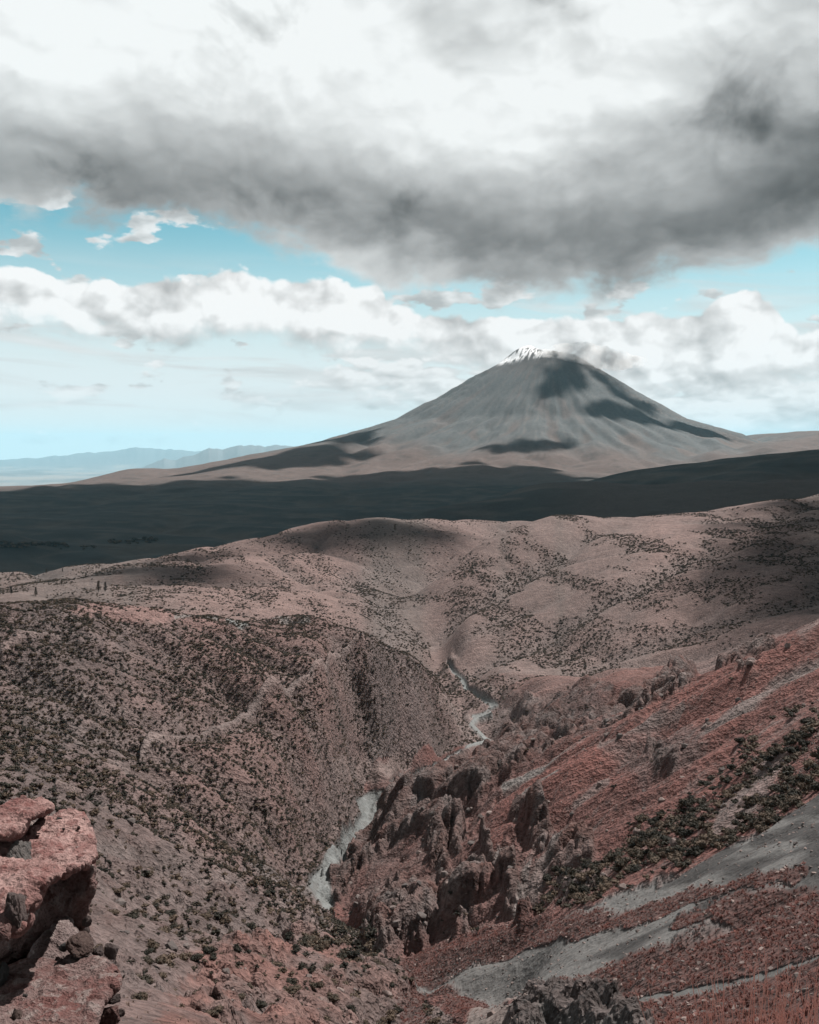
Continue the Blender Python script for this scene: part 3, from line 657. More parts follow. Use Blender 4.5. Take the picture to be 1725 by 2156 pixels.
gband([(1425, 1940, 12), (1500, 1915, 20), (1600, 1890, 24), (1725, 1862, 22), (1900, 1820, 22)])
gband([(1130, 2060, 8), (1200, 2058, 18), (1330, 2040, 34), (1450, 2010, 50), (1600, 1970, 62), (1725, 1940, 66), (1900, 1900, 70)])
gband([(1180, 2082, 8), (1330, 2098, 26), (1450, 2100, 50), (1600, 2090, 75), (1725, 2070, 90), (1900, 2050, 110)])
gband([(1400, 2190, 60), (1725, 2180, 60)])
gband([(862, 2030, 10), (930, 2040, 22), (1000, 2060, 18)]); gband([(862, 2070, 26), (880, 2110, 30), (900, 2160, 30)]); gband([(960, 2080, 26), (1000, 2060, 22), (965, 2120, 16)])
strip = band([(1225, 2066, 5), (1330, 2074, 8), (1430, 2070, 9), (1540, 2052, 8), (1640, 2028, 6), (1725, 2008, 4)], 25, 200, 0.4, 5)
clay = poly([(960, 2156), (985, 2105), (1015, 2075), (1060, 2085), (1085, 2115), (1085, 2180), (960, 2180)], 60, 200, 5, 6)
lay(grass * 0.9, (0.100, 0.048, 0.042)); lay(strip, (0.15, 0.148, 0.145)); lay(clay, (0.21, 0.172, 0.160)); lay(crag_low * 0.95, (0.095, 0.076, 0.073))
grass = grass * (1 - strip) * (1 - clay) * (1 - crag_low)
# chutes of pale debris on the talus
chute = np.zeros_like(PX, dtype=np.float32)
for pts, k in (([(1240, 1543, 3), (1190, 1575, 5), (1130, 1612, 4), (1060, 1650, 7)], 1.0), ([(1172, 1630, 4), (1120, 1660, 5), (1085, 1690, 3)], 0.9), ([(1440, 1480, 3), (1340, 1535, 5), (1260, 1580, 3)], 0.5),
               ([(1725, 1385, 9), (1640, 1430, 12), (1560, 1490, 14), (1480, 1540, 8)], 0.7), ([(1600, 1620, 10), (1530, 1690, 16), (1500, 1740, 8)], 0.6), ([(1640, 1585, 20), (1580, 1660, 28), (1540, 1710, 16)], 0.55),
               ([(1280, 1640, 4), (1210, 1690, 3)], 0.5), ([(1120, 1790, 5), (1100, 1870, 9), (1085, 1900, 4)], 0.7), ([(1190, 1775, 4), (1120, 1850, 12)], 0.55), ([(1050, 1780, 4), (1050, 1850, 7)], 0.6), ([(1725, 1300, 10), (1690, 1330, 14)], 0.4)):
    chute = np.maximum(chute, band(pts, 60, 420, 0.5, 2) * k)
chute *= near_r
r = rowsel(60, 460); fl = np.zeros_like(PX); q = PY[r] + 0.615 * PX[r] + 6 * wn1[r]; fl[r] = perlin(q / 6.5, PX[r] / 170, 211) + 0.7 * perlin(q / 2.6, PX[r] / 90, 212) + 0.5 * perlin(q / 30, PX[r] / 300, 213)
lay(near_r * (1 - m_base) * (1 - crag_all) * ss(fl, 0.35, 0.95) * 0.5, (0.19, 0.165, 0.157)); lay(near_r * (1 - m_base) * (1 - crag_all) * ss(fl, -0.35, -0.95) * 0.55, (0.085, 0.046, 0.042))
lay(chute, (0.22, 0.197, 0.188))
greyr = poly([(1270, 1560), (1420, 1500), (1520, 1530), (1420, 1620), (1330, 1620)], 180, 420, 20, 25) * 0.55; lay(greyr, (0.14, 0.12, 0.116))
lay(np.clip(gully, 0, 1) * (D2 < 2300) * np.where(near_r, 0.12, 0.38), (0.165, 0.142, 0.136))
lay(m_river, (0.235, 0.246, 0.244)); rn = np.zeros_like(PX); r = rowsel(300, 1200); rn[r] = perlin(X2[r] / 3.5, Y2[r] / 14, 207) + 0.6 * perlin(X2[r] / 1.6, Y2[r] / 5, 208); lay(m_river * ss(rn, 0.05, 0.5) * 0.7, (0.20, 0.205, 0.20)); lay(m_river * ss(-rn, 0.25, 0.6) * 0.5, (0.15, 0.14, 0.135))
# light dry ground and track on the left crest, a small pale pool
lay(poly([(130, 1300), (200, 1285), (330, 1285), (380, 1310), (420, 1322), (520, 1345), (440, 1335), (300, 1320)], 380, 640, 5, 8) * 0.8, (0.265, 0.165, 0.150))
lay(band([(370, 1310, 2), (450, 1316, 2.5), (560, 1312, 2), (650, 1308, 3)], 450, 700, 0.5, 2), (0.25, 0.22, 0.21))
lay(band([(480, 1322, 4), (525, 1328, 5)], 440, 600, 0.4, 3), (0.27, 0.27, 0.265))

# ------------------------------------------------------------------ terrain meshes, cut along ridge and river lines
def region_ids():
    R = np.full((NR - 1, NC - 1), 0, np.int32)
    d = D2[:-1, :-1]; px = PX[:-1, :-1]; rsd = right_side[:-1, :-1]; rv = rV[:-1, :-1]
    R[:] = 0                                       # canyon slope
    R[(~rsd)] = 1                                  # shrub hillside
    split = np.interp(rows[:-1], [700, 1000, 1400, 1600, 1800, 2200, 2500], [1010, 850, 880, 930, 1050, 1172, 1250])[:, None]
    hl = d > np.where(rsd, 780, 740)
    R[hl & (px <= split)] = 2; R[hl & (px > split)] = 3
    R[d > 2450] = 4
    R[(d > 2250) & (px > 1172)] = 5
    R[(d > 4300) & (px <= 1172)] = 4; R[(d > 5600)] = 4
    R[rv < 4300] = 6
    R[(d > 18500)] = 7
    R[(d > 36000) & (d < 44000) & (px > 1250)] = 8
    R[(d > 54000) & (d < 72000) & (px < 900) & (px > 190)] = 8
    R[(d > 88000)] = 8
    R[m_river[:-1, :-1] > 0.5] = 9
    return R
REG = region_ids()
REG_INFO = [('canyon_slope', 'steep red talus slope with grass bands and grey scree'), ('shrub_hillside', 'pink brown hillside dotted with dark shrubs above the river'),
            ('rounded_hill', 'smooth pinkish hill with soft cloud shadows before the dark plain'), ('rounded_hill', 'broad rounded hill streaked with dark scrub above the river bend'),
            ('foothill_plain', 'dark sloping plain in cloud shadow below the volcano'), ('dark_ridge', 'dark ridges in cloud shadow behind the rounded hill'),
            ('volcano', 'grey conical volcano with thin snow on its summit'), ('desert_plain', 'pale hazy desert plain reaching the horizon'),
            ('distant_mountains', 'blue hazy mountain range far beyond the plain'), ('river_bed', 'pale grey gravel river winding through the canyon')]
VV = np.stack([X2, Y2, Z2], -1).reshape(-1, 3).astype(np.float32)
CG *= np.interp(rows, [500, 900, 2300, 3000], [0.45, 0.53, 0.53, 0.58])[:, None, None].astype(np.float32); CG[snow > 0.5] *= 1.1
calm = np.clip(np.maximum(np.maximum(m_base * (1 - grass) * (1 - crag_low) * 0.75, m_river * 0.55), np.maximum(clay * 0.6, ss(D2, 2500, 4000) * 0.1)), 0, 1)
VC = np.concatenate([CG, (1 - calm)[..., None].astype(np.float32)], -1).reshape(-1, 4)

def ground_material():
    m = bpy.data.materials.new('ground'); m.use_nodes = True; nt = m.node_tree; nt.nodes.clear()
    at_ = nt.nodes.new('ShaderNodeAttribute'); at_.attribute_name = 'ground_colour'
    base = E(nt, at_.outputs['Color'])
    ge = nt.nodes.new('ShaderNodeNewGeometry'); P = E(nt, ge.outputs['Position'])
    n0 = noise(nt, P, 0.9, 6, 0.62); n1 = noise(nt, P, 0.16, 6, 0.6); n2 = noise(nt, P, 0.022, 6, 0.6); n3 = noise(nt, P, 0.0035, 5, 0.6)
    v = voro(nt, P, 0.55, 2, 0.6, out='Distance')
    k = (n0 - 0.5) * 2.1 + (n1 - 0.5) * 2.0 + (n2 - 0.5) * 1.1 + (n3 - 0.5) * 0.5 + (v - 0.45) * 0.5 + 1.0
    k = ((k.max(0.25) - 1.0) * E(nt, at_.outputs['Alpha'])) + 1.0
    c = mix(nt, 1.0, base, vec(nt, k, k, k), 'MULTIPLY')
    b = nt.nodes.new('ShaderNodeBsdfPrincipled'); nt.links.new(c.k, b.inputs['Base Color'])
    b.inputs['Roughness'].default_value = 0.95; b.inputs['Specular IOR Level'].default_value = 0.15
    h = (n0 * 0.35 + n1 * 1.6 + v * 0.5) * E(nt, at_.outputs['Alpha'])
    bp = nt.nodes.new('ShaderNodeBump'); bp.inputs['Strength'].default_value = 1.0; bp.inputs['Distance'].default_value = 1.4
    nt.links.new(h.k, bp.inputs['Height']); nt.links.new(bp.outputs[0], b.inputs['Normal'])
    o = nt.nodes.new('ShaderNodeOutputMaterial'); nt.links.new(b.outputs[0], o.inputs[0])
    return m
M_GROUND = ground_material()

def mesh_from(name, verts, quads=None, tris=None, mat=None, smooth=True):
    me = bpy.data.meshes.new(name)
    faces = quads if quads is not None else tris; k = faces.shape[1]
    me.vertices.add(len(verts)); me.vertices.foreach_set('co', np.ascontiguousarray(verts, np.float32).ravel())
    me.loops.add(faces.size); me.loops.foreach_set('vertex_index', faces.ravel().astype(np.int32))
    me.polygons.add(len(faces)); me.polygons.foreach_set('loop_start', np.arange(0, faces.size, k, dtype=np.int32))
    me.polygons.foreach_set('use_smooth', np.full(len(faces), smooth, bool))
    if mat: me.materials.append(mat)
    me.update(calc_edges=True); me.validate()
    return me
def link(name, data, parent=None, **props):
    o = bpy.data.objects.new(name, data); COL.objects.link(o)
    if parent: o.parent = parent
    for k, v in props.items(): o[k] = v
    return o

qi, qj = np.meshgrid(np.arange(NR - 1), np.arange(NC - 1), indexing='ij')
v00 = (qi * NC + qj)
QUADS = np.stack([v00, v00 + 1, v00 + NC + 1, v00 + NC], -1)
for k, (nm, lb) in enumerate(REG_INFO):
    q = QUADS[REG == k]
    if not len(q): continue
    ids = np.unique(q); remap = np.zeros(NR * NC, np.int64); remap[ids] = np.arange(len(ids))
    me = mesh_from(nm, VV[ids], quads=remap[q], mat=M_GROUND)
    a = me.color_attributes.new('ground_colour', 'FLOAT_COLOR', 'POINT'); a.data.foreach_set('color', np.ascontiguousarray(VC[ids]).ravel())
    link(nm, me, kind='structure', label=lb)

# ------------------------------------------------------------------ clouds beyond the frame that shade the land
def cloud_material():
    m = bpy.data.materials.new('cloud'); m.use_nodes = True; b = m.node_tree.nodes['Principled BSDF']
    b.inputs['Base Color'].default_value = (0.9, 0.92, 0.95, 1); b.inputs['Roughness'].default_value = 1.0; b.inputs['Specular IOR Level'].default_value = 0.0
    return m
M_CLOUD = cloud_material()
def ico(sub):
    bm = bmesh.new(); bmesh.ops.create_icosphere(bm, subdivisions=sub, radius=1.0)
    v = np.array([p.co[:] for p in bm.verts]); f = np.array([[q.index for q in p.verts] for p in bm.faces]); bm.free(); return v, f
ICO2 = ico(2); ICO3 = ico(3); ICO1 = ico(1)
def cloud(puffs, height, seed):
    """puffs: ground points and radii (metres) to be shaded; the cloud floats up-sun of them"""
    g = np.random.default_rng(seed); V = []; Fc = []; n = 0; extra = []
    for (x, y, z, rx, ry) in puffs:                        # ragged rims: small satellites round each puff
        for _ in range(7):
            a = g.uniform(0, 6.28); q = g.uniform(0.85, 1.25); k = g.uniform(0.16, 0.42)
            extra.append((x + math.cos(a) * rx * q, y + math.sin(a) * ry * q, z, rx * k * 1.2, ry * k))
    for (x, y, z, rx, ry) in list(puffs) + extra:
        s = (height - z) / SUN_DIR.z
        c = np.array((x + SUN_DIR.x * s, y + SUN_DIR.y * s, height))
        v, f = ICO2
        p = v * np.array((rx, ry, 0.35 * min(rx, ry)))
        q = p + c
        d = 1 + 0.22 * perlin(v[:, 0] * 2 + g.random() * 50, v[:, 1] * 2 + v[:, 2] + g.random() * 50, seed)
        V.append(p * d[:, None] + c + g.normal(0, 0.02, p.shape) * rx); Fc.append(f + n); n += len(v)
    me = mesh_from('cloud', np.concatenate(V), tris=np.concatenate(Fc), mat=M_CLOUD)
    link('cloud', me, kind='structure', label='thick cloud overhead shading the land')
def G(px, py, rx, ry, dmin=20):
    p = hit(px, py, dmin); return (p[0], p[1], p[2], rx, ry)
def spread(pts, seed, n, r0, r1):
    """puffs filling a polygon given by (px, D)"""
    P = [(float(ray(p, 1000)[0]) * d, d) for p, d in pts]; g = np.random.default_rng(seed); out = []
    xs = [p[0] for p in P]; ys = [p[1] for p in P]
    tries = 0
    while len(out) < n and tries < 6000:
        tries += 1
        x = g.uniform(min(xs), max(xs)); y = g.uniform(min(ys), max(ys)); ins = False
        for i in range(len(P)):
            ax, ay = P[i]; bx, by = P[(i + 1) % len(P)]
            if (ay > y) != (by > y) and x < (bx - ax) * (y - ay) / (by - ay) + ax: ins = not ins
        if not ins: continue
        if any((x - o[0]) ** 2 + (y - o[1]) ** 2 < (r0 * 0.9) ** 2 for o in out): continue
        r = g.uniform(r0, r1); s = x / y
        j = int(np.searchsorted(rows, y)); i = min(max(int(np.searchsorted(cols, s)), 0), NC - 1)
        out.append((x, y, float(Z2[min(j, NR - 1), i]), r * g.uniform(0.8, 1.3), r * g.uniform(0.8, 1.2)))
    return out
cloud(spread([(-300, 3050), (300, 3000), (700, 3100), (900, 2900), (1200, 2700), (1300, 2650), (2300, 2650), (2300, 5600), (1500, 6000), (1230, 7500), (1150, 9000), (1000, 10300), (700, 10000), (350, 9300), (-100, 9000), (-500, 8000)], 1, 190, 430, 640), 9000, 1)
cloud([G(1710, 1200, 75, 90, 800), G(1660, 1155, 60, 75, 800), G(1700, 1100, 85, 110, 800), G(1650, 1235, 55, 60, 800), G(1725, 1250, 60, 60, 800), G(1770, 1180, 95, 110, 800), G(1700, 1285, 55, 50, 800), G(1880, 1150, 150, 170, 800), G(1695, 1070, 80, 100, 800), G(1600, 1140, 26, 36, 800), G(1800, 1262, 80, 60, 800)], 8000, 2)
cloud([G(700, 1130, 120, 60, 900), G(650, 1150, 90, 50, 900), G(760, 1112, 100, 60, 900), G(800, 1100, 70, 50, 900)], 8000, 3)
cloud([G(360, 1205, 90, 80, 900), G(410, 1180, 70, 50, 900), G(340, 1225, 50, 40, 900)], 8000, 4)
cloud([G(910, 1135, 60, 50, 900), G(935, 1120, 60, 40, 900)], 8000, 5)
cloud([G(1170, 812, 190, 260), G(1215, 800, 150, 200), G(1150, 825, 120, 120), G(1200, 780, 160, 200)], 11500, 6)
cloud([G(1280, 865, 240, 200), G(1330, 880, 300, 260), G(1390, 895, 300, 240), G(1440, 905, 240, 200), G(1340, 850, 260, 200), G(1300, 830, 160, 160), G(1270, 800, 130, 130), G(1500, 915, 260, 200)], 11500, 7)
cloud([G(1130, 938, 330, 230), G(1070, 945, 260, 200), G(1180, 942, 200, 120)], 11000, 8)
cloud([G(640, 955, 600, 500), G(720, 925, 420, 420), G(560, 970, 500, 400), G(460, 985, 400, 400), G(800, 890, 200, 200)], 11500, 9)

# ------------------------------------------------------------------ air
def haze():
    me = bpy.data.meshes.new('haze'); bm = bmesh.new(); bmesh.ops.create_cube(bm, size=1.0)
    for v in bm.verts: v.co = Vector((v.co.x * 262000, 66000 + v.co.y * 136000, 100 + v.co.z * 3700))
    bm.to_mesh(me); bm.free()
    m = bpy.data.materials.new('haze'); m.use_nodes = True; nt = m.node_tree; nt.nodes.clear()
    pv = nt.nodes.new('ShaderNodeVolumePrincipled'); pv.inputs['Color'].default_value = (0.42, 0.82, 1.0, 1); pv.inputs['Density'].default_value = 7e-6
    pv.inputs['Anisotropy'].default_value = 0.0
    o = nt.nodes.new('ShaderNodeOutputMaterial'); nt.links.new(pv.outputs[0], o.inputs['Volume'])
    me.materials.append(m); link('haze', me, kind='stuff', label='thin blue haze filling the air')
haze()

# ------------------------------------------------------------------ scatter on the land
def simple_mat(name, c, rough=0.9, var=0.35, scale=3.0, c2=None, bump=0.0, bscale=20.0, rand=0.25, trans=0.0):
    m = bpy.data.materials.new(name); m.use_nodes = True; nt = m.node_tree
    b = nt.nodes['Principled BSDF']; b.inputs['Roughness'].default_value = rough; b.inputs['Specular IOR Level'].default_value = 0.2
    tc = nt.nodes.new('ShaderNodeTexCoord'); P = E(nt, tc.outputs['Object'])
    oi = nt.nodes.new('ShaderNodeObjectInfo'); rd = E(nt, oi.outputs['Random'])
    n = noise(nt, P, scale, 5, 0.6)
    k = ((n - 0.5) * (2 * var) + (rd - 0.5) * (2 * rand) + 1.0) * 0.60
    base = mix(nt, (n + (rd - 0.5) * 0.5).sstep(0.35, 0.65), c, c2) if c2 else rgb(nt, c)
    cc = mix(nt, 1.0, base, vec(nt, k, k, k), 'MULTIPLY'); nt.links.new(cc.k, b.inputs['Base Color'])
    if bump:
        bp = nt.nodes.new('ShaderNodeBump'); bp.inputs['Strength'].default_value = bump; bp.inputs['Distance'].default_value = 0.05
        nt.links.new(noise(nt, P, bscale, 6, 0.65).k, bp.inputs['Height']); nt.links.new(bp.outputs[0], b.inputs['Normal'])
    return m
M_SHRUB = simple_mat('shrub_leaves', (0.046, 0.042, 0.030), 0.85, 0.45, 1.5, (0.092, 0.066, 0.048), rand=0.55)
M_TUFT = simple_mat('red_grass', (0.215, 0.088, 0.072), 0.9, 0.35, 1.2, (0.150, 0.056, 0.047), rand=0.3)
M_STONE = simple_mat('grey_stone', (0.150, 0.128, 0.122), 0.92, 0.4, 1.6, (0.195, 0.150, 0.138), bump=0.8, bscale=5.0, rand=0.3)
M_BARK = simple_mat('bark', (0.05, 0.038, 0.03), 0.95)

def shrub_mesh(seed, leaves, core_sub, size):
    g = np.random.default_rng(seed); V = []; Fc = []; n = 0
    v, f = ICO2 if core_sub == 2 else ICO1
    lob = np.array([(g.normal(0, 0.42), g.normal(0, 0.42), g.uniform(0.25, 0.6), g.uniform(0.38, 0.62)) for _ in range(6)])
    for l in lob:
        p = v * l[3] * 0.78 * g.uniform(0.75, 1.15, (len(v), 1)); p[:, 2] *= 0.85; p = p + l[:3]
        p[:, 2] = np.maximum(p[:, 2], -0.1); V.append(p); Fc.append(f + n); n += len(v)
    idx = g.integers(0, len(lob), leaves); d = g.normal(0, 1, (leaves, 3)); d /= np.linalg.norm(d, axis=1)[:, None]; d[:, 2] = np.abs(d[:, 2]) * 0.9 - 0.15
    c = lob[idx, :3] + d * lob[idx, 3:4] * g.uniform(0.8, 1.12, (leaves, 1))
    a = g.normal(0, 1, (leaves, 3)); a /= np.linalg.norm(a, axis=1)[:, None]; b = np.cross(a, d + 0.01); b /= np.linalg.norm(b, axis=1)[:, None] + 1e-6
    sz = size * g.uniform(0.6, 1.3, (leaves, 1))
    tri = np.stack([c + (d * 0.9 + a * 0.4) * sz, c - a * sz * 0.6 + b * sz * 0.35, c - a * sz * 0.3 - b * sz * 0.45], 1).reshape(-1, 3)
    V.append(tri); Fc.append(np.arange(leaves * 3).reshape(-1, 3) + n)
    return mesh_from('shrub', np.concatenate(V), tris=np.concatenate(Fc), mat=M_SHRUB, smooth=False)
def tuft_mesh(seed, blades):
    g = np.random.default_rng(seed); V = []; Fc = []
    for i in range(blades):
        a = g.uniform(0, 2 * math.pi); r = g.uniform(0, 0.45); l = g.uniform(0.5, 1.0); o = np.array((math.cos(a) * r, math.sin(a) * r, -0.1)); lean = g.uniform(0.15, 0.85)
        d = np.array((math.cos(a) * lean, math.sin(a) * lean, 1.0)); d /= np.linalg.norm(d); w = np.array((-math.sin(a), math.cos(a), 0)) * g.uniform(0.05, 0.1)
        m = o + d * l * 0.6; t = o + d * l + np.array((math.cos(a), math.sin(a), -0.5)) * 0.2 * l; k = len(V)
        V += [o - w, o + w, m - w * 0.8, m + w * 0.8, t]; Fc += [(k, k + 1, k + 3), (k, k + 3, k + 2), (k + 2, k + 3, k + 4)]
    return mesh_from('grass_tuft', np.array(V), tris=np.array(Fc), mat=M_TUFT, smooth=False)
def boulder_mesh(seed, pts=26, flat=0.75, mat=None):
    g = np.random.default_rng(seed); bm = bmesh.new()
    for _ in range(pts):
        d = g.normal(0, 1, 3); d /= np.linalg.norm(d); q = d * g.uniform(0.8, 1.05) * np.array((1.0, g.uniform(0.7, 0.9), flat)); bm.verts.new(q)
    r = bmesh.ops.convex_hull(bm, input=bm.verts); bmesh.ops.delete(bm, geom=[e for e in r['geom_interior'] if isinstance(e, bmesh.types.BMVert)], context='VERTS')
    me = bpy.data.meshes.new('boulder'); bm.to_mesh(me); bm.free(); me.materials.append(mat or M_STONE); return me

Tfin = Z2 / D2
cm = np.maximum.accumulate(Tfin, axis=0); VIS = Tfin >= np.vstack([np.full((1, NC), -9), cm[:-1]]) - 0.004
cell = np.gradient(cols)[None, :] * D2 * np.gradient(rows)[:, None]
INF = (np.abs(S2) < 0.47)
def sow(dens, r0, r1, seed, power=2.0):
    """points on the land that the picture can see, by density per square metre"""
    g = np.random.default_rng(seed); lam = np.clip(dens, 0, None) * cell * VIS * INF
    cnt = g.poisson(lam); jj, ii = np.nonzero(cnt); rep = cnt[jj, ii]; jj = np.repeat(jj, rep); ii = np.repeat(ii, rep)
    ok = (jj < NR - 1) & (ii < NC - 1); jj, ii = jj[ok], ii[ok]; u = g.random(len(jj)); v = g.random(len(jj))
    def bl(A): return (A[jj, ii] * (1 - u) + A[jj, ii + 1] * u) * (1 - v) + (A[jj + 1, ii] * (1 - u) + A[jj + 1, ii + 1] * u) * v
    rad = r0 + (r1 - r0) * g.random(len(jj)) ** power
    return np.stack([bl(X2), bl(Y2), bl(Z2), rad], 1)
def instancer(name, pts, protos, label, flat=(0.8, 1.2), seed=0):
    g = np.random.default_rng(seed); n = len(pts)
    me = bpy.data.meshes.new(name); me.vertices.add(n); me.vertices.foreach_set('co', pts[:, :3].astype(np.float32).ravel())
    def att(nm, ty, key, arr): a = me.attributes.new(nm, ty, 'POINT'); a.data.foreach_set(key, np.ascontiguousarray(arr).ravel())
    att('rot', 'FLOAT_VECTOR', 'vector', np.stack([g.normal(0, 0.12, n), g.normal(0, 0.12, n), g.uniform(0, 6.28, n)], 1).astype(np.float32))
    att('scl', 'FLOAT_VECTOR', 'vector', (pts[:, 3:4] * np.stack([g.uniform(0.85, 1.25, n), g.uniform(0.85, 1.25, n), g.uniform(*flat, n)], 1)).astype(np.float32))
    att('var', 'INT', 'value', g.integers(0, len(protos), n).astype(np.int32))
    o = link(name, me, kind='stuff', label=label)
    ng = bpy.data.node_groups.new(name, 'GeometryNodeTree')
    ng.interface.new_socket('Geometry', in_out='INPUT', socket_type='NodeSocketGeometry'); ng.interface.new_socket('Geometry', in_out='OUTPUT', socket_type='NodeSocketGeometry')
    N = ng.nodes.new; gi = N('NodeGroupInput'); go = N('NodeGroupOutput'); iop = N('GeometryNodeInstanceOnPoints'); gt = N('GeometryNodeGeometryToInstance')
    for p in protos:
        oi = N('GeometryNodeObjectInfo'); oi.inputs['Object'].default_value = p; ng.links.new(oi.outputs['Geometry'], gt.inputs[0])
    def na(nm, ty): a = N('GeometryNodeInputNamedAttribute'); a.data_type = ty; a.inputs['Name'].default_value = nm; return a.outputs['Attribute']
    ng.links.new(gi.outputs[0], iop.inputs['Points']); ng.links.new(gt.outputs[0], iop.inputs['Instance']); iop.inputs['Pick Instance'].default_value = True
    ng.links.new(na('var', 'INT'), iop.inputs['Instance Index']); ng.links.new(na('rot', 'FLOAT_VECTOR'), iop.inputs['Rotation']); ng.links.new(na('scl', 'FLOAT_VECTOR'), iop.inputs['Scale'])
    ng.links.new(iop.outputs[0], go.inputs[0])
    md = o.modifiers.new('scatter', 'NODES'); md.node_group = ng
    return o
def proto(me): return bpy.data.objects.new(me.name, me)

# shrubs -------------------------------------------------------------
nB = np.zeros_like(PX); r = rowsel(20, 2700); nB[r] = fbm(X2[r] / 34, Y2[r] / 50, 201, 5, 0.62)
nC = np.zeros_like(PX); nC[r] = fbm((X2[r] + 0.3 * Y2[r]) / 70, Y2[r] / 240, 205, 4, 0.6)
bare = np.clip(m_river + ledge + crag_all * 0.75 + grass + clay + strip, 0, 1)
pale_top = poly([(130, 1300), (200, 1285), (330, 1285), (380, 1310), (420, 1322), (520, 1345), (440, 1335), (300, 1320)], 380, 640, 5, 8)
lowgrey = poly([(-100, 1700), (200, 1650), (500, 1820), (560, 1880), (450, 2000), (330, 2050), (-100, 2100)], 40, 330, 20, 20)
dens = near_l * 1.05 * ss(nB + 0.30 * np.clip(gully, 0, 1), -1.2, 0.6) * (1 - 0.8 * pale_top) * (1 - 0.66 * lowgrey) * ss(D2, 60, 260)
dens += near_l * (D2 < 260) * 0.004 * ss(nB, 0.0, 0.5)
dens += near_r * 0.004 * ss(nB, -0.1, 0.5)
thick = poly([(1110, 1885), (1190, 1830), (1300, 1760), (1420, 1670), (1540, 1570), (1630, 1510), (1725, 1450), (1850, 1380), (1850, 1640), (1725, 1690), (1560, 1740), (1420, 1800), (1250, 1885)], 60, 330, 14, 20)
thk = thick * 0.34 * ss(nB, -0.75, 0.1) * (1 - np.clip(chute * 1.3, 0, 1)) * (1 - ss(m_base, 0.3, 0.8))
hillz = ss(D2, 760, 860) * (1 - ss(D2, 2250, 2400))
sp = np.interp(rows, [700, 1000, 1400, 1600, 1800, 2200, 2500], [1010, 850, 880, 930, 1050, 1172, 1250])[:, None]
c2 = (PX > sp)
dens += hillz * np.where(c2, 0.17 * ss(nC + 0.25 * ss(1400 - D2, 0, 500) + 0.5 * np.clip(gully, 0, 1), 0.05, 0.6), 0.10 * ss(nC + 0.4 * np.clip(gully, 0, 1), -0.4, 0.6)) * (1 - ss(D2, 1450, 1900) * 0.75)
gorge = poly([(1040, 1440), (1230, 1430), (1330, 1470), (1160, 1530), (1060, 1560), (1000, 1600)], 520, 860, 10, 12); dens += gorge * 0.10
for pts, k in (([(640, 1900, 30), (720, 1960, 34), (780, 1985, 26)], 0.09), ([(700, 1760, 22), (690, 1720, 18), (660, 1810, 16)], 0.08), ([(300, 2035, 36), (310, 2060, 30)], 0.10), ([(400, 1990, 18), (430, 1950, 16)], 0.08),
               ([(830, 1985, 30), (900, 1950, 22), (1000, 1925, 14)], 0.06), ([(580, 1870, 22), (650, 1890, 22)], 0.08), ([(240, 1760, 16), (330, 1830, 12), (390, 1890, 12)], 0.07), ([(800, 1655, 16), (740, 1640, 14)], 0.08), ([(0, 1530, 14), (120, 1590, 16), (330, 1720, 18), (520, 1800, 12)], 0.08), ([(0, 1640, 20), (110, 1690, 14)], 0.07)):
    dens += band(pts, 60, 560, 0.5, 14) * k * (1 - m_river)
SH = sow(dens * (1 - bare) * 1.25, 0.20, 1.25, 11, 3.2)
SH = np.concatenate([SH, sow(thk * (1 - m_river), 0.45, 1.5, 12, 1.6)])
SH[:, 3] *= np.interp(SH[:, 1], [60, 200, 300, 620, 900, 1400, 2200], [0.75, 1.0, 0.74, 0.72, 1.1, 1.35, 1.5])
fr = np.abs(SH[:, 0] / SH[:, 1]) < 0.41
order = np.argsort(-(SH[:, 3] / SH[:, 1]) * fr); big, rest = SH[order[:300]], SH[order[300:]]
instancer('shrubs', rest, [proto(shrub_mesh(40 + i, 46, 1, 0.34)) for i in range(4)], 'dark shrubs dotted over the hillsides', seed=3)
BIGM = [shrub_mesh(60 + i, 520, 2, 0.17) for i in range(6)]
def side_of(x, y):
    j = min(int(np.searchsorted(rows, y)), NR - 1); i = min(int(np.searchsorted(cols, x / y)), NC - 1); return j, i
def zone(x, y, z):
    px, py = project(x / y, z / y); j, i = side_of(x, y)
    if right_side[j, i]:
        if thick[j, i] > 0.3: return 'in the thicket above the grey scree' if px < 1500 else 'in the thicket beside the stone chute'
        if py > 1920: return 'at the foot of the grass bands'
        if px < 1050: return 'on the craggy spur above the river'
        if px > 1400 and py < 1480: return 'near the rocky crest of the red slope'
        return 'on the red talus between the pale chutes'
    if py > 2000 and px < 420: return 'on the gully floor beside the rock outcrop'
    if py > 1960: return 'on the rocky red ribs above the gorge'
    if py > 1840 and px > 540: return 'on the spur that hides the river end'
    if px > 640 and py > 1600: return 'on the river bank'
    if px > 330 and py > 1800: return 'on the bare grey gully side'
    if px < 330 and py > 1640: return 'along the dark scrub line above the outcrop'
    if py > 1560: return 'on the broken slope below the rock ledge'
    return 'on the shrubby hillside above the rock ledge'
med = float(np.median(big[:, 3]))
for k, (x, y, z, rd) in enumerate(big):
    zn = zone(x, y, z); sz = 'broad' if rd > med * 1.25 else ('low' if rd < med * 0.8 else 'rounded')
    o = link('shrub', BIGM[k % 6], label='%s dark leafy shrub %s' % (sz, zn), category='shrub', group='%s shrubs %s' % (sz, zn))
    o.location = (x, y, z - 0.08 * rd); o.rotation_euler = (0, 0, random.uniform(0, 6.28)); o.scale = (rd * random.uniform(0.9, 1.25), rd * random.uniform(0.9, 1.25), rd * random.uniform(0.8, 1.1))

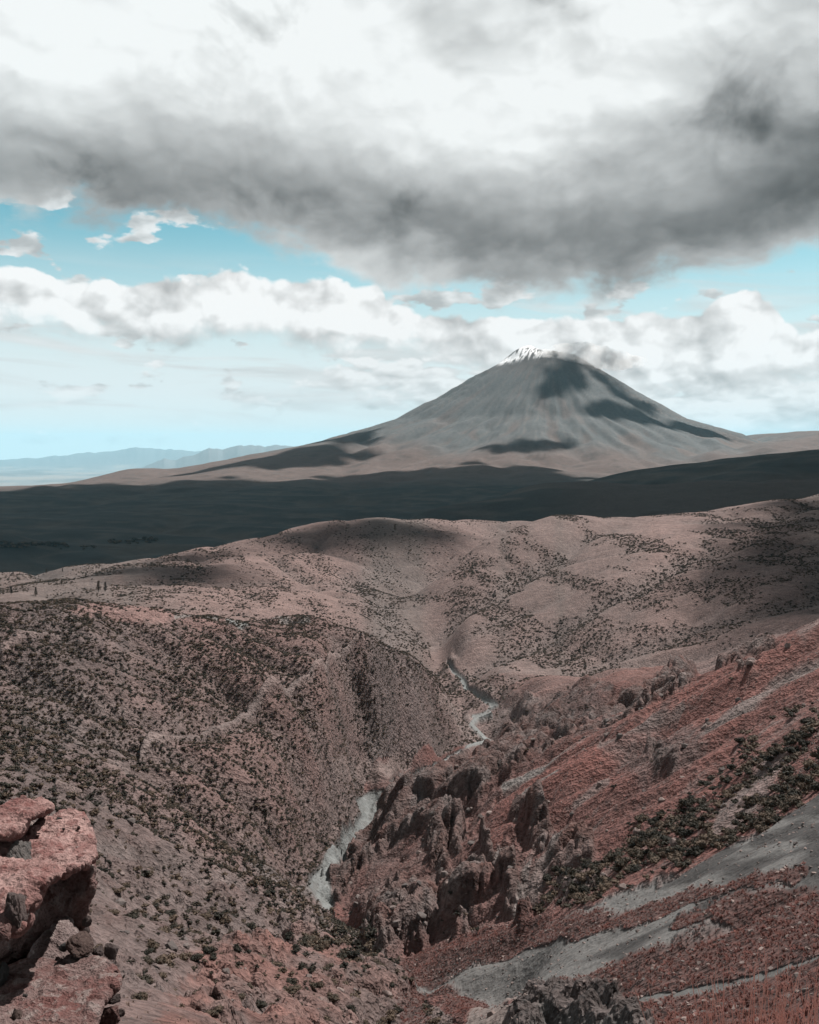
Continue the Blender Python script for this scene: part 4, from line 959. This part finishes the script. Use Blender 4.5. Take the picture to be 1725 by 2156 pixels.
# grass tussocks ------------------------------------------------------
GR = sow(grass * 2.6 * ss(D2, 20, 40) * (1 - m_river), 0.16, 0.42, 21, 1.2)
instancer('red_grass_tussocks', GR, [proto(tuft_mesh(80 + i, 15)) for i in range(4)], 'dense tussocks of red dry grass in bands between the scree', (0.7, 1.2), 4)
M_STRAW = simple_mat('straw_grass', (0.26, 0.185, 0.145), 0.9, 0.35, 1.2, (0.18, 0.12, 0.095), rand=0.35)
def straw(i): me = tuft_mesh(70 + i, 9); me.materials[0] = M_STRAW; return me
GR3 = sow(near_l * 0.38 * ss(nB * -1 + 0.2, -0.4, 0.6) * (D2 > 60) * (D2 < 560) * (1 - bare) * (1 - 0.6 * lowgrey), 0.16, 0.42, 23, 1.6)
instancer('dry_grass', GR3, [proto(straw(i)) for i in range(3)], 'sparse straw coloured grass among the shrubs', (0.6, 1.0), 8)
GR2 = sow(near_r * (1 - np.clip(chute * 1.5 + m_base + crag_all + m_river, 0, 1)) * 0.45 * ss(D2, 60, 110) * ss(nB + 0.3, -0.3, 0.5) * (D2 < 430), 0.2, 0.45, 22, 1.2)
instancer('slope_grass', GR2, [proto(tuft_mesh(90 + i, 9)) for i in range(3)], 'sparse red grass over the canyon slope', (0.7, 1.1), 5)

# stones ---------------------------------------------------------------
rub = poly([(1560, 1720), (1620, 1630), (1690, 1560), (1725, 1545), (1725, 1600), (1660, 1680), (1600, 1715)], 80, 330, 6, 10)
rub = np.maximum(rub, poly([(1600, 1420), (1725, 1330), (1725, 1400), (1640, 1460)], 150, 420, 10, 12) * 0.25)
RB = sow(rub * 2.2 + near_r * (D2 < 420) * 0.16 * (1 - m_river) + near_l * (D2 < 420) * 0.05 * (1 - m_river) + chute * 0.35 + crag_all * 0.08 * (D2 < 500) + m_base * 0.30, 0.10, 0.42, 31, 3.0)
instancer('stones', RB, [proto(boulder_mesh(100 + i, 14)) for i in range(5)], 'loose grey stones strewn over the slopes', (0.6, 1.0), 6)
BB = sow((near_r * 0.006 + near_l * 0.0025 + crag_all * 0.008) * (1 - m_base) * (D2 > 110) * (D2 < 560) * (1 - m_river) * (1 - grass), 0.55, 1.6, 33, 2.2)
fr = np.abs(BB[:, 0] / BB[:, 1]) < 0.405; BB = BB[fr]; BB = BB[np.argsort(-(BB[:, 3] / BB[:, 1]))][:150]
BM = [boulder_mesh(120 + i, 30) for i in range(8)]
for k, (x, y, z, rd) in enumerate(BB):
    zn = zone(x, y, z); sz = 'large' if rd > 1.0 else 'small'; lb = '%s angular grey boulder %s' % (sz, zn); gp = '%s boulders %s' % (sz, zn)
    o = link('boulder', BM[k % 8], label=lb, category='boulder', group=gp)
    o.location = (x, y, z + 0.1 * rd); o.rotation_euler = (random.uniform(-.4, .4), random.uniform(-.4, .4), random.uniform(0, 6.28)); o.scale = (rd * random.uniform(.8, 1.1),) * 3

# ------------------------------------------------------------------ near rock outcrop
from mathutils import noise as mn
def rock_material(name, c1, c2, c3, peb=9.0):
    m = bpy.data.materials.new(name); m.use_nodes = True; nt = m.node_tree; b = nt.nodes['Principled BSDF']
    b.inputs['Roughness'].default_value = 0.95; b.inputs['Specular IOR Level'].default_value = 0.15
    tc = nt.nodes.new('ShaderNodeTexCoord'); P = E(nt, tc.outputs['Object'])
    n1 = noise(nt, P, 2.2, 6, 0.6); n2 = noise(nt, P, 9.0, 7, 0.65); n3 = noise(nt, P, 60.0, 5, 0.7)
    vd = voro(nt, P, peb, 1, 0.5); vc = voro(nt, P, peb, 0, 0.5, out='Color'); v2 = voro(nt, P, peb * 3.2, 1, 0.5)
    c = mix(nt, n1.sstep(0.42, 0.6), c1, c2); c = mix(nt, n2.sstep(0.50, 0.62) * 0.75, c, c3)
    sp = nt.nodes.new('ShaderNodeSeparateColor'); nt.links.new(vc.k, sp.inputs[0]); pick = E(nt, sp.outputs[0]); pk2 = E(nt, sp.outputs[1])
    stone = vd.sstep(0.30, 0.22) * pick.sstep(0.62, 0.66)
    c = mix(nt, stone, c, mix(nt, pk2, (0.13, 0.12, 0.118), (0.30, 0.22, 0.2)))
    k = ((n3 - 0.5) * 1.3 + (n2 - 0.5) * 1.3 + (v2 - 0.4) * 0.5 + 1.0) * 0.60
    c = mix(nt, 1.0, c, vec(nt, k, k, k), 'MULTIPLY'); nt.links.new(c.k, b.inputs['Base Color'])
    h = n2 * 0.7 + n3 * 0.22 + stone * 0.35 + v2 * 0.22
    bp = nt.nodes.new('ShaderNodeBump'); bp.inputs['Strength'].default_value = 1.0; bp.inputs['Distance'].default_value = 0.07
    nt.links.new(h.k, bp.inputs['Height']); nt.links.new(bp.outputs[0], b.inputs['Normal'])
    return m
M_R1 = rock_material('pink_conglomerate', (0.35, 0.225, 0.208), (0.21, 0.115, 0.106), (0.14, 0.058, 0.053))
M_R2 = rock_material('maroon_conglomerate', (0.17, 0.115, 0.108), (0.135, 0.062, 0.056), (0.20, 0.165, 0.155), 12.0)
M_R3 = rock_material('grey_gravel_rock', (0.20, 0.155, 0.148), (0.165, 0.12, 0.115), (0.22, 0.18, 0.17), 14.0)
M_R4 = simple_mat('blue_grey_stone', (0.135, 0.132, 0.13), 0.85, 0.45, 4.0, (0.175, 0.155, 0.148), bump=0.9, bscale=14.0, rand=0.1)
M_R5 = simple_mat('brown_stone', (0.135, 0.085, 0.075), 0.85, 0.45, 5.0, (0.18, 0.125, 0.11), bump=0.9, bscale=16.0, rand=0.1)

def slab(name, outline, mat, parent, thick, voxel, amp, seed, back=(0, 0), label=None):
    """outline: points of the visible face with their distance; the block runs back from it"""
    bm = bmesh.new(); f = []; bk = []
    cxm = sum(p[0] for p in outline) / len(outline); cym = sum(p[1] for p in outline) / len(outline) + 60
    for px, py, D in outline:
        x, y = px * 0.2308, 1657.9 + py * 0.2308; p = at(x, y, D); f.append(bm.verts.new(p))
        q = at((cxm + (px - cxm) * 0.86) * 0.2308, 1657.9 + (cym + (py - cym) * 0.8) * 0.2308, D + thick); bk.append(bm.verts.new(q))
    n = len(f); bm.faces.new(f[::-1]); bm.faces.new(bk)
    for i in range(n): bm.faces.new((f[i], f[(i + 1) % n], bk[(i + 1) % n], bk[i]))
    bmesh.ops.triangulate(bm, faces=bm.faces[:]); bmesh.ops.recalc_face_normals(bm, faces=bm.faces[:])
    me = bpy.data.meshes.new(name); bm.to_mesh(me); bm.free()
    tmp = bpy.data.objects.new('tmp', me); COL.objects.link(tmp)
    md = tmp.modifiers.new('r', 'REMESH'); md.mode = 'VOXEL'; md.voxel_size = voxel
    sm = tmp.modifiers.new('s', 'SMOOTH'); sm.iterations = 4
    dg = bpy.context.evaluated_depsgraph_get(); out = bpy.data.meshes.new_from_object(tmp.evaluated_get(dg)); bpy.data.objects.remove(tmp)
    nv = len(out.vertices); co = np.zeros(nv * 3); out.vertices.foreach_get('co', co); co = co.reshape(-1, 3); no = np.zeros(nv * 3); out.vertices.foreach_get('normal', no); no = no.reshape(-1, 3)
    off = Vector((seed * 3.1, seed * 1.7, seed)); d = np.zeros(nv)
    for i in range(nv):
        v = Vector(co[i]) + off
        a = mn.fractal(v * 2.2, 1.0, 2.0, 5); c = mn.turbulence(v * 7.0, 4, True)
        e = mn.voronoi(v * 11.0)[0][0]
        w3 = v + Vector((a, c, a)) * 0.12; c1 = mn.voronoi(w3 * 2.3)[0]; c2 = mn.voronoi(w3 * 5.5)[0]
        k1 = min((c1[1] - c1[0]) / 0.16, 1.0); k2 = min((c2[1] - c2[0]) / 0.14, 1.0)
        d[i] = a * 0.55 - c * 0.35 - 0.35 + 0.55 * k1 + 0.30 * k2 - e * 0.2 + 0.25 * (c1[0] - 0.4)
    co = co + no * (d * amp)[:, None]
    out.vertices.foreach_set('co', co.ravel()); out.update()
    for p in out.polygons: p.use_smooth = True
    out.materials.clear(); out.materials.append(mat)
    o = link(name, out, parent)
    if label: o['label'] = label
    return o
def stone(name, px, py, D, w, h, dep, seed, mat, parent=None, rot=(0, 0, 0), pts=22, **props):
    g = np.random.default_rng(seed); bm = bmesh.new()
    for _ in range(pts):
        q = g.uniform(-1, 1, 3); q /= np.abs(q).max() ** 0.6 * np.linalg.norm(q) ** 0.4; bm.verts.new(q)
    rr = bmesh.ops.convex_hull(bm, input=bm.verts); bmesh.ops.delete(bm, geom=[e for e in rr['geom_interior'] if isinstance(e, bmesh.types.BMVert)], context='VERTS')
    bmesh.ops.bevel(bm, geom=bm.edges[:], offset=0.06, segments=2, affect='EDGES'); bmesh.ops.triangulate(bm, faces=bm.faces[:])
    for _ in range(2 if w < 60 else 3): bmesh.ops.subdivide_edges(bm, edges=[e for e in bm.edges if e.calc_length() > 0.16], cuts=1, use_grid_fill=True)
    bm.normal_update(); ofs = Vector((seed * 1.3, seed * 0.7, 0))
    for v in bm.verts:
        q = v.co * 2.0 + ofs; cr = mn.voronoi(q * 1.1)[0]; v.co += v.normal * (0.10 * mn.fractal(q, 1.0, 2.0, 4) - 0.10 * (1 - min((cr[1] - cr[0]) / 0.2, 1.0)))
    me = bpy.data.meshes.new(name); bm.to_mesh(me); bm.free(); me.materials.append(mat)
    o = link(name, me, parent, **props); k = 0.2308 * D / F * 1.0
    o.location = at(px * 0.2308, 1657.9 + py * 0.2308, D); o.scale = (w * k * 0.5, dep, h * k * 0.5); o.rotation_euler = rot
    return o
oc = link('rock_outcrop', None, label='pink and maroon conglomerate rock outcrop with a black hollow under its overhang', category='rock outcrop')
slab('overhang_slab', [(240, 440, 7.3), (350, 330, 7.5), (480, 260, 7.65), (560, 210, 7.75), (640, 215, 7.75), (740, 225, 7.75), (775, 290, 7.6), (820, 400, 7.35), (880, 520, 7.05), (850, 600, 6.85), (845, 660, 6.72), (790, 700, 6.6), (690, 725, 6.5),
                       (600, 780, 6.45), (440, 840, 6.3), (360, 930, 6.2), (320, 1020, 6.12), (250, 1130, 6.05), (225, 1260, 5.98), (140, 1330, 5.92), (-300, 1360, 5.8), (-300, 500, 6.9), (70, 500, 7.1), (200, 480, 7.2)], M_R1, oc, 1.1, 0.018, 0.07, 1)
slab('upper_block', [(-300, 250, 7.1), (0, 195, 7.15), (60, 170, 7.2), (140, 115, 7.3), (220, 95, 7.35), (290, 125, 7.35), (380, 130, 7.4), (420, 150, 7.4), (482, 162, 7.35), (465, 195, 7.2), (400, 230, 7.1), (300, 260, 7.0), (200, 360, 6.9), (165, 430, 6.85), (110, 445, 6.8), (60, 480, 6.75), (0, 440, 6.75), (-300, 450, 6.7)], M_R1, oc, 0.8, 0.015, 0.06, 2, (-0.05, -0.05))
slab('back_wall', [(-300, 500, 8.0), (300, 450, 8.0), (700, 560, 8.0), (850, 640, 7.6), (862, 800, 7.5), (858, 900, 7.5), (830, 1000, 7.55), (790, 1150, 7.6), (780, 1280, 7.6), (600, 1500, 7.7), (-300, 1750, 7.6)], M_R2, oc, 0.9, 0.03, 0.06, 3)
slab('gravel_mound', [(200, 1660, 6.75), (260, 1570, 6.85), (330, 1450, 7.0), (440, 1300, 7.15), (520, 1230, 7.25), (640, 1190, 7.4), (700, 1260, 7.35), (760, 1350, 7.25), (850, 1510, 7.0), (890, 1570, 6.9), (700, 1680, 6.7)], M_R3, oc, 0.7, 0.016, 0.05, 4)
slab('lower_ledge', [(-300, 1640, 6.9), (0, 1650, 6.85), (150, 1620, 6.85), (300, 1590, 6.85), (600, 1590, 6.85), (860, 1555, 6.85), (960, 1590, 6.75), (1080, 1715, 6.5), (1090, 1780, 6.4), (1020, 1860, 6.3), (930, 1980, 6.1), (880, 2100, 5.95), (860, 2400, 5.7), (-300, 2400, 5.5)], M_R2, oc, 1.2, 0.017, 0.05, 5, (0, -0.25))
stone('embedded_stone', 190, 622, 6.86, 250, 250, 0.16, 201, M_R4, oc, (0.3, 0.1, 0.2), 16, label='blue grey faceted stone set in the pink slab')
stone('embedded_stone', 150, 1090, 6.02, 165, 420, 0.12, 202, M_R3, oc, (0.2, -0.12, 0.1), 16, label='long grey stone set in the slab above the hollow')
stone('embedded_stone', 20, 1270, 5.9, 200, 150, 0.14, 203, M_R1, oc, (0.2, 0.1, 0.3), 16)
stone('embedded_stone', 750, 1440, 6.95, 330, 120, 0.12, 204, M_R5, oc, (0.3, 0.85, 0.1), 14, label='brown wedge of stone leaning on the gravel mound')
stone('embedded_stone', 20, 1735, 6.55, 110, 190, 0.12, 205, M_R4, oc, (0.2, 0, 0.2), 16)
for i, (px, py, D, w) in enumerate(((545, 295, 7.53, 55), (755, 300, 7.52, 50), (720, 370, 7.38, 40), (580, 380, 7.35, 30), (450, 1335, 7.05, 55), (520, 1230, 7.2, 35), (590, 1460, 6.95, 90), (800, 1670, 6.7, 75), (160, 2080, 5.95, 110), (690, 2000, 6.1, 30), (320, 1750, 6.6, 40), (500, 1850, 6.4, 35), (230, 1900, 6.25, 45))):
    stone('pebble', px, py, D, w, w * 0.85, w * 0.00035, 220 + i, (M_R4, M_R3, M_R5)[i % 3], oc, (0.2 * i, 0.5 * i, i))
for i, (px, py, D, w, h, mt, lb) in enumerate(((1010, 1500, 6.9, 135, 150, M_R3, 'angular grey boulder resting beside the maroon ledge'), (895, 1500, 7.0, 110, 110, M_R3, 'small grey rock wedged between gravel mound and boulder'), (795, 1230, 7.2, 80, 110, M_R3, 'rounded rock on top of the debris beside the hollow'),
                 (790, 1310, 7.1, 60, 60, M_R3, 'small rock below the rounded rock in the debris'), (1000, 2090, 6.3, 160, 230, M_R1, 'pale pink boulder wedged in the cleft by the ledge'), (1090, 2060, 6.6, 70, 110, M_R3, 'grey rock leaning behind the pale pink boulder'), (1040, 1930, 6.7, 90, 130, M_R3, 'grey rock standing above the cleft by the ledge'), (1070, 1690, 6.55, 50, 60, M_R1, 'pinkish cobble at the corner of the maroon ledge'))):
    stone('boulder', px, py, D, w, h, w * 0.0004, 240 + i, mt, None, (0.3 * i, 0.2, 0.4 * i), 24, label=lb, category='boulder')

# ------------------------------------------------------------------ dry grass by the camera
def stalks():
    g = np.random.default_rng(77); V = []; Fc = []
    for i in range(120):
        s0 = 0.27 + 0.19 * g.beta(2.0, 1.6); D = g.uniform(2.7, 3.4); tipy = 2156 - 125 * g.beta(1.8, 1.7) * (0.4 + 0.9 * math.sin(math.pi * min(max((s0 - 0.255) / 0.21, 0.05), 0.95)))
        _, t = ray(1600, tipy); tip = float(t) * D + g.uniform(-0.02, 0.02); b = np.array((s0 * D, D, -2.25)); L = tip - b[2]
        lean = np.array((g.normal(-0.02, 0.11) + (0.36 - s0) * -0.9, g.normal(0, 0.08), 0)); w = g.uniform(0.0018, 0.0034)
        n = 6; k = len(V); side = np.array((1.0, 0.2, 0)); s2 = np.array((-0.2, 1.0, 0))
        for j in range(n):
            q = j / (n - 1); p = b + np.array((0, 0, L * q)) + lean * L * q ** 1.7; ww = w * (1 - 0.75 * q)
            V += [p - side * ww, p + side * ww * 0.5 + s2 * ww, p + side * ww * 0.5 - s2 * ww]
        for j in range(n - 1):
            a = k + j * 3
            for e in range(3): f = (e + 1) % 3; Fc += [(a + e, a + f, a + 3 + f), (a + e, a + 3 + f, a + 3 + e)]
    me = mesh_from('grass_clump', np.array(V), tris=np.array(Fc), mat=simple_mat('dry_stalks', (0.95, 0.50, 0.42), 0.8, 0.3, 8.0, (0.75, 0.4, 0.33)))
    link('grass_clump', me, label='clump of tall thin reddish grass stalks in the foreground', category='grass')
stalks()

# ------------------------------------------------------------------ a few trees on the far valley side
def trees():
    g = np.random.default_rng(5); crowns = []
    for i in range(3):
        V = []; Fc = []; n = 0; L = 420
        h = g.uniform(0.18, 1.0, L); a = g.uniform(0, 6.28, L); rr = 0.27 * np.sqrt(g.random(L)) * np.clip(1.25 - h, 0.15, 1) * np.clip(h * 4, 0.3, 1) * (0.8 + 0.3 * np.sin(a * 2 + i))
        c = np.stack([rr * np.cos(a), rr * np.sin(a), h], 1); d = g.normal(0, 0.035, (L, 3, 3)); V = (c[:, None] + d).reshape(-1, 3)
        crowns.append(mesh_from('crown', V, tris=np.arange(L * 3).reshape(-1, 3), mat=M_SHRUB, smooth=False))
    bm = bmesh.new(); bmesh.ops.create_cone(bm, cap_ends=True, segments=7, radius1=0.035, radius2=0.008, depth=0.9, matrix=Matrix.Translation((0, 0, 0.4))); tr = bpy.data.meshes.new('trunk'); bm.to_mesh(tr); bm.free(); tr.materials.append(M_BARK)
    for i, (px, py, hh, lb) in enumerate(((208, 1246, 9, 'taller of two dark trees standing together on the valley side'), (222, 1246, 8, 'shorter of two dark trees standing together on the valley side'), (76, 1256, 8, 'dark tree standing alone below the two trees'), (24, 1252, 6, 'small dark tree at the edge of the valley floor'),
                       (98, 1208, 6, 'small dark tree on the pale crest before the dark plain'), (132, 1206, 5, 'low dark tree beside the crest before the dark plain'), (832, 1118, 9, 'lone dark tree high on the smooth hill'), (130, 1232, 5, 'low dark tree between crest and valley floor'))):
        p = hit(px, py, 900); t = link('tree', None, label=lb, category='tree'); t.location = p; k = hh * 1.3; t.scale = (k, k, k); t.rotation_euler = (0, 0, i)
        link('trunk', tr, t); link('crown', crowns[i % 3], t)
    # dark groves strung along the plain
    P = []
    for x0, x1, y0, y1, n in ((0, 140, 1146, 1152, 60), (120, 200, 1150, 1158, 10), (230, 330, 1138, 1146, 34), (290, 330, 1136, 1140, 12), (0, 60, 1152, 1156, 30)):
        for _ in range(n):
            p = hit(g.uniform(x0, x1), g.uniform(y0, y1), 2700); P.append((*p, g.uniform(5, 13)))
    instancer('far_groves', np.array(P), [proto(shrub_mesh(40 + i, 46, 1, 0.34)) for i in range(2)], 'far groves of dark trees strung along the dark plain', seed=9)
trees()

# ------------------------------------------------------------------ cap cloud clinging to the summit
def cap_cloud():
    g = np.random.default_rng(3); bm = bmesh.new()
    for px, py, w, h in ((1150, 744, 26, 10), (1178, 746, 34, 15), (1205, 748, 40, 19), (1238, 752, 36, 20), (1270, 760, 34, 18), (1300, 766, 34, 16), (1190, 734, 34, 12), (1225, 736, 36, 17), (1260, 744, 36, 18), (1295, 752, 36, 16), (1330, 762, 34, 14)):
        p = at(px, py, 14450); k = 14450 / F
        bmesh.ops.create_icosphere(bm, subdivisions=2, radius=1.0, matrix=Matrix.Translation(p) @ Matrix.Diagonal((w * k, 260, h * k, 1)))
    me = bpy.data.meshes.new('summit_cloud'); bm.to_mesh(me); bm.free()
    tmp = bpy.data.objects.new('tmp', me); COL.objects.link(tmp); md = tmp.modifiers.new('r', 'REMESH'); md.mode = 'VOXEL'; md.voxel_size = 28
    out = bpy.data.meshes.new_from_object(tmp.evaluated_get(bpy.context.evaluated_depsgraph_get())); bpy.data.objects.remove(tmp)
    m = bpy.data.materials.new('cloud_vapour'); m.use_nodes = True; nt = m.node_tree; nt.nodes.clear()
    ge = nt.nodes.new('ShaderNodeNewGeometry'); P = E(nt, ge.outputs['Position'])
    n = noise(nt, P, 0.006, 5, 0.6); den = n.sstep(0.40, 0.70) * 0.009
    pv = nt.nodes.new('ShaderNodeVolumePrincipled'); pv.inputs['Color'].default_value = (0.99, 0.99, 0.99, 1); nt.links.new(den.k, pv.inputs['Density'])
    o = nt.nodes.new('ShaderNodeOutputMaterial'); nt.links.new(pv.outputs[0], o.inputs['Volume'])
    out.materials.clear(); out.materials.append(m); link('summit_cloud', out, kind='stuff', label='soft grey cloud clinging to the summit of the volcano')
cap_cloud()
